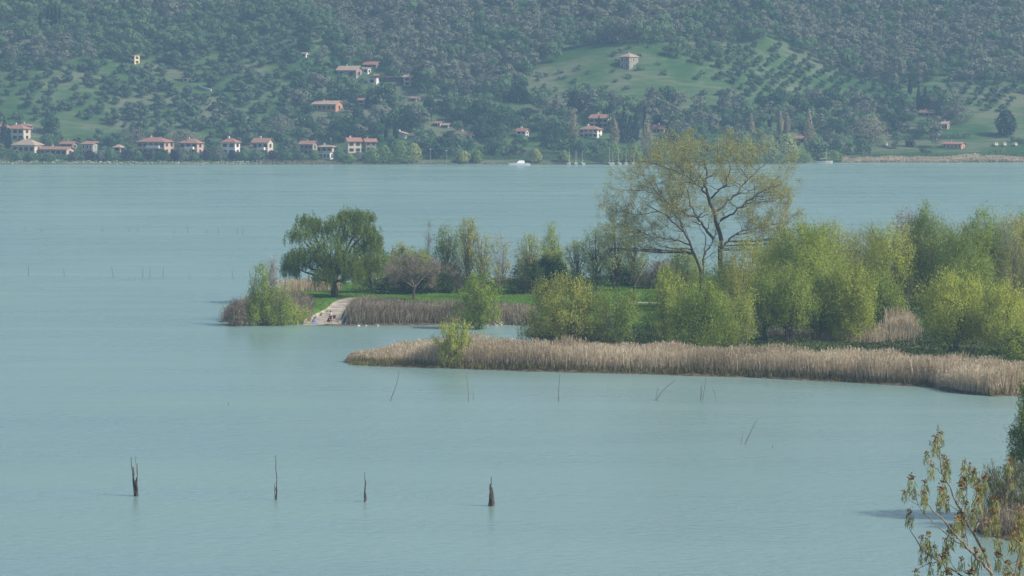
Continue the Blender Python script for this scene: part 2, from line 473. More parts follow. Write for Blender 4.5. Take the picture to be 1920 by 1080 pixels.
def prof(kind, u):
    if kind == 'round': return np.sqrt(np.clip(1 - (2 * u - 1) ** 2, 0, 1))
    if kind == 'egg': return np.sqrt(np.clip(1 - np.where(u < .38, (.38 - u) / .38 * .85, (u - .38) / .62) ** 2, 0, 1))
    if kind == 'dome': return np.sqrt(np.clip(1 - np.where(u < .2, (.2 - u) / .5, (u - .2) / .8) ** 2, 0, 1))
    if kind == 'cone': return np.clip(1 - u, 0, 1) ** .8 * np.clip(u * 6 + .5, 0, 1)
    if kind == 'column': return np.clip(np.sin(np.pi * np.clip(u * .93 + .05, 0, 1)), 0, 1) ** .45
    if kind == 'umbrella': return np.sqrt(np.clip(1 - u ** 2, 0, 1)) * np.clip(.6 + u * 2, 0, 1)
    if kind == 'spire': return np.clip(u * 5 + .35, 0, 1) * np.clip((1 - u) * 1.5, 0, 1) ** .6
def tree(seed, H, W, shape='egg', cb=.2, clumps=120, lpc=40, sig=.5, ll=.3, lw=.14, up=.5, stems=1, hollow=.4, trunk_r=None,
         twigs=6, twl=.9, D=None, lump=.36, sz=1.3, upper=0.0):
    tb = TB(seed); r = tb.r
    D = D or W * .85
    if trunk_r is None: trunk_r = .014 * H + .03
    ph = r.uniform(0, 6.28, 4)
    u = r.uniform(0, 1, clumps * 4)
    keep = r.uniform(0, 1, len(u)) < (prof(shape, u) ** 1.3 * (1 - upper + upper * u) + .06)
    u = u[keep][:clumps]; n = len(u)
    th = r.uniform(0, 2 * math.pi, n)
    lu = 1 + lump * np.sin(2 * th + ph[0] + 5 * u) * .6 + lump * np.sin(3 * th + ph[1] - 7 * u) * .6 + lump * .6 * np.sin(5 * th + ph[2] + 11 * u)
    rad = prof(shape, u) * lu * (hollow + (1 - hollow) * r.uniform(0, 1, n) ** .5)
    C = np.stack([np.cos(th) * rad * W / 2, np.sin(th) * rad * D / 2, H * (cb + (1 - cb) * u * (1 + .05 * np.sin(3 * th + ph[3])))], 1)
    # stems
    tops = []
    for k in range(stems):
        a = r.uniform(0, 6.28); sp_ = (0 if stems == 1 else r.uniform(.12, .4) * W)
        top = np.array([math.cos(a) * sp_, math.sin(a) * sp_ * .8, H * (.88 if stems == 1 else r.uniform(.65, .92))])
        base = np.array([math.cos(a) * trunk_r * 2, math.sin(a) * trunk_r * 2, -.25]) if stems > 1 else np.array([0, 0, -.25])
        t = np.linspace(0, 1, 7)[:, None]
        P = base + (top - base) * np.concatenate([t ** 1.25, t ** 1.25, t], 1)
        P[1:-1] += r.normal(0, .012 * H, (5, 3)) * [1, 1, .2]
        R = trunk_r * (1 if stems == 1 else .62) * (1 - .86 * t[:, 0]) + .01
        tb.tube(P, R); tops.append((P, R))
    # limbs
    nb = min(n, 70)
    for i in r.choice(n, nb, replace=False):
        c = C[i]; P, R = tops[int(np.argmin([np.hypot(*(c[:2] - p[-1][:2])) + r.uniform(0, W * .3) for p, _ in tops]))]
        tz = np.clip((c[2] / H) * .72 - .06, .12, .9); f = tz * 6; k = min(int(f), 5)
        s0 = P[k] + (P[k + 1] - P[k]) * (f - k)
        t = np.linspace(0, 1, 5)[:, None]
        Q = s0 + (c - s0) * np.concatenate([t ** .85, t ** .85, t ** 1.25], 1)
        Q[1:-1] += r.normal(0, .02 * W, (3, 3))
        tb.tube(Q, R[k] * .45 * (1 - .8 * t[:, 0]) + .008)
    if twigs:
        idx = np.repeat(np.arange(n), twigs); N = len(idx)
        A = unit(r.normal(0, 1, (N, 3)) + np.array([0, 0, 1.0 * up + .2]) + .6 * unit(C[idx] - [0, 0, H * .4]))
        tb.twigs(C[idx] + A * twl * .4 + r.normal(0, sig * .6, (N, 3)), A, twl * r.uniform(.5, 1.3, N), .03)
    if lpc:
        cs = r.uniform(.5, 1.25, n); cnt = (lpc * cs).astype(int)
        idx = np.repeat(np.arange(n), cnt); N = len(idx)
        g = r.normal(0, 1, (N, 3)) * sig * .82 * [1, 1, sz] * cs[idx][:, None]
        A = r.normal(0, 1, (N, 3)) + np.array([0, 0, up * 2.2])
        cv = r.uniform(0, 1, n)
        v = np.clip(.7 * cv[idx] + .3 * r.uniform(0, 1, N), 0, 1)
        out_ = unit((C[idx] + g - [0, 0, H * (cb + .35 * (1 - cb))]) * [1 / W, 1 / D, .8 / H]) + .5 * unit(g)
        Nn = out_ + [0, 0, .25] + r.normal(0, .45, (N, 3))
        tb.leaves(C[idx] + g, A, ll * r.uniform(.6, 1.4, N), lw * r.uniform(.7, 1.5, N), v, Nn)
    return tb
def place_tree(name, tb, wood, leaf, loc, label, cat='tree', group=None, rz=0.0, crown='crown'):
    e = empty(name, loc, rz); tag(e, label, cat, group)
    mobj('trunk', tb.wood_mesh('trunk', wood), e)
    if tb.C: mobj(crown, tb.leaf_mesh(crown, leaf), e)
    return e

# ------------------------------------------------------------------ near trees
def near(px, py, top, wpx, name, label, wood, leaf, shape='egg', seed=None, back=0, cat='tree', group=None, **k):
    """px, py: where the trunk meets the ground in the photo; the sizes follow from its distance"""
    z = .8
    P = at(px, py, z); P[1] += back; P[0] *= (P[1] / (P[1] - back)); s = SC(P[1])
    P[2] = max(GZ(P[0], P[1]), 0)
    tz = at_depth(px, top, P[1])[2]
    H = tz - P[2]; W = wpx / s
    tb = tree(seed if seed is not None else int(px * 7 + py), H, W, shape, **k)
    return place_tree(name, tb, wood, leaf, P, label, cat, group)
FEA = dict(ll=.29, lw=.11, up=.75, twl=1.3, sz=1.6)      # feathery upright spring growth
# behind the lawn, from the willow to the pale poplars
near(700, 553, 460, 84, 'willow_tree', 'lower dark green willow touching the big weeping willow', BARK_DARK, L_WILLOW, 'dome', clumps=110, lpc=81, cb=.1, up=-.9, sig=.6, ll=.4, lw=.1, stems=2)
near(752, 549, 463, 60, 'shrub', 'yellow-tinged bushy shrub behind the bare spreading tree', BARK, L_OLIVEY, 'round', clumps=90, lpc=60, cb=.1, stems=3, sig=.5)
near(786, 550, 470, 60, 'shrub', 'green rounded shrub behind the bare spreading tree, beside a pole', BARK, L_GREEN, 'round', clumps=90, lpc=60, cb=.05, stems=3, sig=.5)
near(762, 556, 505, 80, 'evergreen_bush', 'low dark bush in the shade behind the bare spreading tree', BARK_DARK, L_DARK, 'dome', clumps=70, lpc=81, cb=0, stems=3, sig=.5, up=0)
near(820, 553, 497, 60, 'shrub', 'low dull green shrub at the edge of the lawn under a green poplar', BARK_DARK, L_UNDER, 'dome', clumps=70, lpc=67, cb=0, stems=3, sig=.5, up=.1)
near(803, 545, 418, 14, 'bare_sapling', 'thin leafless sapling rising above the shrubs', BARK, L_TWIG, 'column', clumps=16, lpc=0, cb=.3, sig=.15, twigs=10, twl=1.8, up=2.5, trunk_r=.08)
near(840, 548, 422, 62, 'poplar_tree', 'fresh green poplar nearest the bare spreading tree', BARK, L_GREEN, 'egg', clumps=110, lpc=56, cb=.15, sig=.55, **FEA)
near(878, 550, 412, 34, 'poplar_tree', 'slim pale yellow poplar standing between green crowns', BARK, L_OLIVEY, 'column', clumps=70, lpc=45, cb=.3, sig=.4, **FEA)
near(903, 552, 432, 44, 'poplar_tree', 'thin grey green poplar with see-through crown', BARK, L_PALE, 'egg', clumps=60, lpc=35, cb=.25, sig=.45, **FEA)
near(932, 556, 437, 66, 'poplar_tree', 'nearly bare yellowish poplar with fan of pale branches', BARK_PALE, L_OLIVEY, 'egg', clumps=80, lpc=16, cb=.12, stems=4, sig=.45, **dict(FEA, twl=1.8))
near(858, 552, 488, 66, 'bare_shrub', 'leafless brownish shrub at the lawn edge, right behind the drooping bush', BARK, L_TWIG, 'dome', clumps=90, lpc=16, cb=.15, stems=5, sig=.5, twigs=16, up=.6, ll=.5, lw=.05)
near(985, 556, 500, 70, 'shrub', 'dark green shrub beside the rounded evergreen bush', BARK_DARK, L_UNDER, 'dome', clumps=70, lpc=60, cb=0, stems=3, sig=.5, up=.2)
near(993, 552, 432, 46, 'poplar_tree', 'sparse grey green tree with thin forked top', BARK, L_PALE, 'egg', clumps=60, lpc=35, cb=.3, sig=.4, **FEA)
near(990, 551, 478, 36, 'shrub', 'bright yellow shrub peeping out over the dark evergreen bush', BARK, L_SPRING, 'round', clumps=50, lpc=60, cb=.2, stems=2, sig=.4)
near(1034, 546, 424, 72, 'poplar_tree', 'bright green pointed poplar above the rounded evergreen bush', BARK, L_GREEN, 'cone', clumps=130, lpc=59, cb=.15, sig=.5, stems=3, **FEA)
near(1025, 553, 491, 94, 'evergreen_bush', 'large rounded very dark evergreen bush on the lawn', BARK_DARK, L_DARK, 'dome', clumps=130, lpc=121, cb=0, stems=2, sig=.5, up=0, lump=.12, ll=.25, lw=.14)
near(1083, 548, 452, 40, 'poplar_tree', 'slender grey green tree between the pointed poplar and a taller pair', BARK, L_PALE, 'egg', clumps=60, lpc=45, cb=.25, sig=.4, **FEA)
near(1118, 549, 424, 52, 'poplar_tree', 'grey green tree with see-through crown near the second evergreen bush', BARK_DARK, L_PALE, 'egg', clumps=80, lpc=45, cb=.2, sig=.5, **FEA)
near(1152, 550, 410, 60, 'poplar_tree', 'tall grey green tree with thin dark stem beside the huge budding tree', BARK_DARK, L_PALE, 'egg', clumps=90, lpc=51, cb=.25, sig=.5, **FEA)
near(1190, 550, 424, 56, 'poplar_tree', 'grey green tree partly under the huge tree branches', BARK_DARK, L_PALE, 'egg', clumps=80, lpc=43, cb=.25, sig=.5, **FEA)
near(1172, 540, 492, 58, 'evergreen_bush', 'smaller dark evergreen bush under the grey green trees', BARK_DARK, L_DARK, 'dome', clumps=90, lpc=108, cb=0, stems=2, sig=.45, up=0, lump=.12, ll=.25, lw=.14)
near(1222, 545, 485, 62, 'bare_shrub', 'brown leafless thicket beside a pale dead trunk', BARK_DARK, L_TWIG, 'dome', clumps=100, lpc=20, cb=0, stems=5, sig=.45, twigs=16, up=1.2, ll=.6, lw=.06)
near(1255, 545, 488, 60, 'bare_shrub', 'brown thicket of upright stems below the huge tree', BARK, L_TWIG, 'dome', clumps=125, lpc=43, cb=0, stems=5, sig=.45, twigs=14, up=1.4, ll=.6, lw=.06)
# the drooping bush at the water and the bare spreading tree
near(897, 607, 512, 74, 'willow_bush', 'yellow green drooping willow bush at the water edge', BARK_DARK, L_GREEN, 'egg', clumps=120, lpc=81, cb=.02, up=-.5, sig=.45, ll=.4, lw=.09, stems=3)
near(852, 678, 601, 60, 'willow_bush', 'small bright yellow green bush alone in the reed spit', BARK, L_SPRING, 'egg', clumps=110, lpc=67, cb=.0, stems=6, sig=.35, D=3.6, **dict(FEA, ll=.28, lw=.08, up=1.3, twl=.9))
# front row bushes between the lawn and the reeds
near(1062, 638, 523, 158, 'willow_tree', 'broad ochre green bushy willow between lawn and reeds', BARK_DARK, L_OLIVEY, 'dome', clumps=240, lpc=83, cb=.06, stems=6, sig=.6, ll=.32, lw=.12, up=.5, upper=.3)
near(1150, 641, 545, 90, 'willow_tree', 'fresh green bushy willow beside the broad ochre green one', BARK, L_GREEN, 'egg', clumps=110, lpc=60, cb=.02, stems=4, sig=.55, **FEA)
near(1253, 640, 505, 74, 'willow_tree', 'green feathery willow in front of the huge tree trunks', BARK, L_GREEN, 'egg', clumps=137, lpc=79, cb=.03, stems=4, sig=.55, **FEA)
near(1282, 580, 468, 72, 'willow_tree', 'yellow green willow under the lowest branches of the huge tree', BARK, L_GREEN, 'egg', clumps=137, lpc=79, cb=.05, stems=3, sig=.55, **FEA)
near(1316, 652, 532, 110, 'willow_tree', 'rounded olive green willow standing right behind the reeds', BARK_DARK, L_GREEN, 'dome', clumps=250, lpc=90, cb=.05, stems=5, sig=.6, **FEA)
near(1385, 645, 540, 70, 'willow_tree', 'thin yellow green willow with visible stems next to the lamp', BARK_PALE, L_SPRING, 'egg', clumps=112, lpc=54, cb=.1, stems=5, sig=.5, **FEA)
near(1400, 600, 452, 110, 'willow_tree', 'tall yellow green willow right beside the huge tree trunk', BARK, L_OLIVEY, 'egg', clumps=200, lpc=83, cb=.12, stems=4, sig=.65, **FEA)
near(1500, 610, 424, 132, 'willow_tree', 'tall deep green willow with bright yellow top', BARK_DARK, L_GREEN, 'egg', clumps=337, lpc=109, cb=.16, stems=3, sig=.75, trunk_r=.22, **FEA)
near(1545, 600, 425, 90, 'willow_tree', 'bright yellow crown behind the tall deep green willow', BARK, L_SPRING, 'egg', clumps=187, lpc=83, cb=.2, stems=3, sig=.7, **FEA)
near(1482, 640, 500, 80, 'willow_tree', 'green willow with dark slim stems at the back of the reeds', BARK_DARK, L_GREEN, 'egg', clumps=150, lpc=79, cb=.28, stems=6, sig=.6, **FEA)
near(1590, 637, 492, 100, 'willow_tree', 'bright lime willow bulging forward with foliage to the ground', BARK, L_SPRING, 'egg', clumps=250, lpc=109, cb=.06, stems=4, sig=.6, **dict(FEA, up=.3))
near(1545, 634, 520, 80, 'willow_tree', 'yellow green willow left of the bulging lime one', BARK_DARK, L_GREEN, 'egg', clumps=150, lpc=79, cb=.15, stems=4, sig=.6, **FEA)
near(1612, 590, 430, 82, 'poplar_tree', 'tan half-bare poplar behind the lime willow', BARK, L_OLIVEY, 'egg', clumps=150, lpc=47, cb=.2, stems=4, sig=.6, **dict(FEA, twl=1.8))
near(1672, 598, 425, 92, 'poplar_tree', 'tall yellow-topped poplar with fine bare upper twigs', BARK, L_SPRING, 'egg', clumps=212, lpc=68, cb=.16, stems=4, sig=.65, **FEA)
near(1695, 592, 402, 66, 'poplar_tree', 'thin tan poplar reaching above the yellow-topped one', BARK_PALE, L_TWIG, 'egg', clumps=112, lpc=21, cb=.2, stems=5, sig=.6, **dict(FEA, twl=2.0))
near(1735, 596, 392, 78, 'poplar_tree', 'tallest green poplar with pointed top, over the tan scrub', BARK, L_GREEN, 'egg', clumps=212, lpc=75, cb=.15, stems=4, sig=.65, **FEA)
near(1792, 600, 440, 100, 'willow_tree', 'rounded pale green willow between the two tall green poplars', BARK, L_GREEN, 'egg', clumps=212, lpc=83, cb=.15, stems=4, sig=.7, **FEA)
near(1842, 592, 396, 70, 'poplar_tree', 'tall green poplar with squared crown near a bare tree', BARK, L_GREEN, 'egg', clumps=187, lpc=75, cb=.2, stems=3, sig=.65, **FEA)
near(1896, 592, 402, 84, 'poplar_tree', 'half-bare greyish poplar with pale trunk at the wood edge', BARK_PALE, L_OLIVEY, 'egg', clumps=162, lpc=36, cb=.15, stems=5, sig=.65, **dict(FEA, twl=2.0))
near(1940, 600, 410, 80, 'poplar_tree', 'tan poplar at the very end of the tree belt', BARK, L_OLIVEY, 'egg', clumps=162, lpc=47, cb=.15, stems=4, sig=.65, **FEA)
near(1788, 656, 518, 120, 'willow_tree', 'lime green spreading willow with dark forked trunk above the reeds', BARK_DARK, L_SPRING, 'egg', clumps=262, lpc=83, cb=.2, stems=4, sig=.65, trunk_r=.2, **FEA)
near(1880, 660, 540, 110, 'willow_tree', 'yellow green willow with thin stems next to the forked lime one', BARK, L_SPRING, 'egg', clumps=212, lpc=72, cb=.12, stems=5, sig=.65, **FEA)
near(1912, 668, 610, 60, 'shrub', 'low fresh green shrub behind the end of the reeds', BARK, L_GREEN, 'dome', clumps=100, lpc=83, cb=.0, stems=4, sig=.5, **FEA)
near(1650, 620, 520, 80, 'willow_tree', 'shaded green willow between lime willow and tan scrub', BARK_DARK, L_GREEN, 'egg', clumps=150, lpc=79, cb=.1, stems=4, sig=.6, **FEA)
near(1430, 632, 520, 66, 'willow_tree', 'dull green willow just beyond the white lamp globe', BARK_DARK, L_GREEN, 'egg', clumps=125, lpc=79, cb=.25, stems=5, sig=.55, **FEA)
near(1180, 600, 548, 40, 'shrub', 'small fresh green shrub on the lawn in front of the path', BARK, L_GREEN, 'dome', clumps=50, lpc=59, cb=.0, stems=3, sig=.4, **FEA)
for x, b_, t_, w_, lf, lb in [(1570, 575, 432, 80, L_PALE, 'thin grey green poplar filling the gap beyond the bright yellow crown'), (1640, 580, 428, 80, L_GREEN, 'green poplar just behind the tan half-bare poplar'),
                              (1710, 575, 418, 80, L_OLIVEY, 'ochre poplar behind the tallest green poplar'), (1765, 578, 420, 76, L_PALE, 'grey green poplar in the second row past the tallest poplar'),
                              (1818, 574, 414, 70, L_OLIVEY, 'ochre poplar squeezed between two tall green poplars'), (1868, 575, 404, 70, L_PALE, 'pale poplar in the back row near the bare tree'), (1920, 576, 400, 70, L_GREEN, 'green poplar in the back row at the belt end'),
                              (1455, 590, 442, 70, L_GREEN, 'deep green willow tucked behind the ochre one by the huge tree'), (1355, 600, 500, 80, L_GREEN, 'green willow wrapped around the huge tree foot'), (1830, 640, 470, 90, L_GREEN, 'mid green willow between the front lime willow and the back row')]:
    near(x, b_, t_, w_, 'willow_tree' if 'willow' in lb.split(' ')[0:4] else 'poplar_tree', lb, BARK, lf, 'egg', clumps=170, lpc=60, cb=.1, stems=4, sig=.65, **FEA)
# tip of the peninsula
near(488, 600, 492, 70, 'willow_bush', 'pointed yellow green bush on the peninsula tip', BARK, L_GREEN, 'cone', clumps=130, lpc=67, cb=.0, stems=5, sig=.45, **FEA)
near(510, 592, 478, 34, 'bare_shrub', 'leafless pale twiggy shrub rising behind the pointed bush', BARK_PALE, L_TWIG, 'cone', clumps=70, lpc=12, cb=.1, stems=5, sig=.4, **dict(FEA, twl=2.2))
near(522, 600, 540, 56, 'shrub', 'low green shrub beside the pointed bush on the tip', BARK, L_GREEN, 'dome', clumps=60, lpc=59, cb=.0, stems=4, sig=.5, **FEA)
near(545, 598, 566, 60, 'shrub', 'low grassy green shrub before the lawn, next to the gravel beach', BARK, L_GREEN, 'dome', clumps=60, lpc=48, cb=.0, stems=4, sig=.45, **FEA)
near(440, 601, 566, 46, 'bare_shrub', 'low dark leafless scrub on the outermost tip of the peninsula', BARK_DARK, L_TWIG, 'dome', clumps=80, lpc=16, cb=.0, stems=6, sig=.4, twigs=14, up=.6, ll=.5, lw=.06)

# ------------------------------------------------------------------ recursive limbs
def grow(tb, p, d, L, R, lvl, maxl, trop=.12, kids=(3, 5), spread=.75, leaf=None, curv=.22):
    r = tb.r; n = 5
    P = [np.array(p, float)]; d = unit(np.array(d, float))
    for i in range(n - 1):
        d = unit(d + r.normal(0, curv, 3) + np.array([0, 0, trop]))
        P.append(P[-1] + d * L / (n - 1))
    P = np.array(P); t = np.linspace(0, 1, n)
    if R > .011: tb.tube(P, R * (1 - .6 * t))
    else:
        Cc = (P[1:] + P[:-1]) / 2; A = P[1:] - P[:-1]
        tb.twigs(Cc, A, np.linalg.norm(A, axis=1) * 1.25, R * 2.4)
    if lvl >= maxl - 1 and leaf: leaf(tb, P, d)
    if lvl < maxl:
        for k in range(r.integers(kids[0], kids[1] + 1)):
            f = r.uniform(.3, 1.0) * (n - 1); i = min(int(f), n - 2)
            q = P[i] + (P[i + 1] - P[i]) * (f - i); dd = unit(P[i + 1] - P[i])
            side = unit(np.cross(dd, r.normal(size=3)))
            grow(tb, q, unit(dd + side * spread * r.uniform(.6, 1.3)), L * r.uniform(.5, .75), max(R * .5, .012 if lvl + 1 < maxl else .008), lvl + 1, maxl, trop, kids, spread, leaf, curv)
def resample(P, n):
    P = np.asarray(P, float); d = np.concatenate([[0], np.cumsum(np.linalg.norm(np.diff(P, axis=0), axis=1))])
    t = np.linspace(0, d[-1], n)
    return np.stack([np.interp(t, d, P[:, k]) for k in range(3)], 1)

# the huge budding tree: limbs follow the real ones
BT = at(1342, 590, .8); BY = BT[1]; bs = SC(BY)
def bp(zx, zy, dy=0.0):
    """pixel of the enlarged tree picture -> metres from the tree's foot"""
    px, py = 1100 + zx / 3.272, 230 + zy / 3.272
    q = at_depth(px, py, BY + dy)
    return q - np.array([BT[0], BY, BT[2]])
tb = TB(77)
def bud_leaf(tb, P, d):
    r = tb.r; n = 5
    i = r.integers(1, len(P), n)
    C = P[i] + r.normal(0, .22, (n, 3))
    tb.leaves(C, r.normal(size=(n, 3)) + [0, 0, -.5], .22 * r.uniform(.6, 1.5, n), .08, np.clip(r.normal(.5, .25, n), 0, 1))
LIMBS = [
    ([(836, 1180, 0), (828, 1000, 0), (820, 720, 0), (790, 580, 0), (745, 470, 0)], .62, .26, 0),
    ([(745, 470, 0), (700, 420, -1), (640, 370, -2), (600, 335, -2.5), (560, 290, -3)], .24, .06, 11),
    ([(800, 560, 0), (880, 490, 1), (960, 400, 2), (1050, 310, 2.5), (1100, 270, 3)], .24, .06, 13),
    ([(745, 470, 0), (725, 400, 1), (735, 320, 1.5), (720, 250, 2), (740, 170, 2)], .22, .05, 5),
    ([(820, 620, 0), (920, 560, -2), (1010, 480, -3), (1100, 430, -4), (1180, 400, -5)], .22, .05, 13),
    ([(780, 730, 0), (740, 680, -1), (680, 600, -2), (600, 570, -3), (520, 520, -4), (440, 460, -5), (400, 400, -5)], .30, .06, 16),
    ([(680, 600, -2), (640, 520, -1), (620, 440, 0), (590, 360, 1)], .17, .05, 10),
    ([(830, 790, 0), (880, 720, 2), (960, 680, 3), (1080, 660, 4), (1180, 640, 5)], .20, .04, 12),
    ([(825, 800, 0), (890, 710, -3), (980, 690, -5), (1070, 690, -6)], .15, .04, 9),
    ([(740, 430, 0), (690, 340, 3), (690, 250, 4), (660, 180, 4)], .18, .05, 3),
    ([(712, 1150, -2), (700, 940, -2), (640, 770, -3), (600, 690, -4), (520, 610, -5), (440, 560, -6), (370, 520, -6)], .40, .06, 16),
    ([(640, 770, -3), (560, 740, -2), (480, 735, -1), (400, 700, 0), (330, 690, 0)], .17, .04, 11),
    ([(600, 690, -4), (560, 600, -2), (500, 540, 0), (460, 460, 1), (400, 350, 2)], .17, .05, 12),
    ([(710, 1000, -2), (720, 830, -1), (730, 730, 1), (690, 640, 3)], .18, .05, 7),
    ([(765, 480, 0), (850, 400, -3), (880, 300, -4), (860, 220, -5)], .18, .05, 6),
    ([(900, 470, 1), (1000, 440, 4), (1100, 380, 6), (1200, 350, 6)], .13, .04, 9),
    ([(440, 460, -5), (360, 440, -6), (270, 430, -6), (200, 440, -6)], .10, .04, 9),
    ([(440, 560, -6), (350, 580, -5), (260, 570, -5), (190, 560, -4)], .10, .04, 9),
    ([(600, 335, -2.5), (500, 300, -4), (400, 260, -5), (320, 260, -5)], .11, .04, 10),
    ([(400, 400, -5), (340, 340, -3), (260, 310, -2)], .09, .04, 8),
    ([(720, 830, -1), (770, 760, 3), (800, 660, 5), (860, 560, 6)], .16, .05, 8),
]
LP = []
for pts, r0, r1, kids in LIMBS:
    r0 *= .85; kids = int(kids * .4)
    P = resample([bp(*p) for p in pts], 4 + 3 * len(pts))
    P[1:-1] += tb.r.normal(0, .10, P[1:-1].shape)
    t = np.linspace(0, 1, len(P))
    tb.tube(P, r0 + (r1 - r0) * t ** .8); LP += [(p, rr) for p, rr in zip(P, r0 + (r1 - r0) * t ** .8)]
    for k in range(kids):
        f = tb.r.uniform(.3, 1.0); i = min(int(f * (len(P) - 1)), len(P) - 2)
        dd = unit(P[i + 1] - P[i]); side = unit(np.cross(dd, tb.r.normal(size=3)))
        Rk = (r0 + (r1 - r0) * f) * .36
        grow(tb, P[i], unit(dd + side * tb.r.uniform(.5, 1.2) + [0, 0, .25]), tb.r.uniform(2.2, 4.2), min(Rk, .07), 0, 3, .10, (3, 4), .8, bud_leaf)
LPp = np.array([p for p, _ in LP]); LPr = np.array([q for _, q in LP])
for k in range(230):
    x = 1316 + tb.r.uniform(-178, 178); top_ = 472 - 208 * math.sqrt(1 - ((x - 1316) / 186) ** 2) + 8 * math.sin(x * .11); y = tb.r.uniform(top_, 474)
    if y > 430 and abs(x - 1325) < 75: continue
    q = min(.95, abs(x - 1316) / 186)
    tgt = at_depth(x, y, BY + tb.r.uniform(-7, 7) * math.sqrt(max(.05, 1 - q * q))) - np.array([BT[0], BY, BT[2]])
    dd = np.linalg.norm(LPp - tgt, axis=1) + 3 * np.maximum(0, LPp[:, 2] - tgt[2] + .5) + (LPr > .3) * 3; j = int(np.argmin(dd))
    s0 = LPp[j]; t = np.linspace(0, 1, 6)[:, None]; Q = s0 + (tgt - s0) * np.concatenate([t, t, t ** 1.2], 1); Q[1:-1] += tb.r.normal(0, .12, (4, 3))
    tb.tube(Q, min(LPr[j] * .6, .11) * (1 - .65 * t[:, 0]))
    for m_ in range(3):
        i = tb.r.integers(2, 6); d0 = unit(tgt - s0)
        grow(tb, Q[i], unit(d0 + tb.r.normal(0, .5, 3) + [0, 0, .2]), tb.r.uniform(1.2, 2.3), .022, 1, 3, .08, (3, 4), .8, bud_leaf)
place_tree('budding_tree', tb, BARK_DARK, L_BUD, (BT[0], BY, GZ(BT[0], BY)), 'huge wide budding tree with bare forking limbs rising above all others', 'tree')

# the bare spreading tree on the lawn
tb = TB(31)
SP = at(775, 566, .9); ss = SC(SP[1])
def twl_(tb, P, d):
    n = 5; i = tb.r.integers(1, len(P), n)
    tb.leaves(P[i] + tb.r.normal(0, .12, (n, 3)), tb.r.normal(size=(n, 3)) + [0, 0, .5], .4, .035, tb.r.uniform(0, 1, n))
def trunk_path(pts): return [((x - 775) / ss, d, (566 - y) / ss) for x, y, d in pts]
for pts, r0, r1, kids in [([(776, 569, 0), (776, 553, 0), (777, 543, 0)], .24, .2, 0),
                          ([(777, 544, 0), (764, 533, -1), (750, 522, -1.6), (738, 508, -2)], .13, .05, 12),
                          ([(777, 544, 0), (789, 530, 1), (803, 516, 1.4), (812, 503, 2)], .13, .05, 12),
                          ([(777, 544, 0), (772, 528, 1), (766, 512, 1.5), (762, 498, 2)], .11, .05, 10),
                          ([(777, 544, 0), (785, 525, -1.5), (790, 508, -2), (788, 496, -2.6)], .11, .05, 10),
                          ([(764, 533, -1), (748, 530, 1), (732, 518, 1.5)], .07, .04, 9),
                          ([(789, 530, 1), (806, 527, -1), (820, 514, -1.6)], .07, .04, 9)]:
    P = resample(trunk_path(pts), 9); tb.tube(P, np.linspace(r0, r1, 9))
    for k in range(kids):
        f = tb.r.uniform(.4, 1.0); i = min(int(f * 8), 7); dd = unit(P[i + 1] - P[i]); side = unit(np.cross(dd, tb.r.normal(size=3)))
        grow(tb, P[i], unit(dd + side * .9), tb.r.uniform(1.2, 1.9), .035, 0, 2, .02, (4, 6), .9, twl_)
place_tree('bare_tree', tb, roughmat('bark_purplish', (.13, .095, .09), (.24, .18, .165), 2.5, .9, (3, 3, .6), .3), L_TWIG, (SP[0], SP[1], GZ(SP[0], SP[1])), 'small leafless tree with flat spreading crown alone on the lawn', 'tree', crown='twigs')

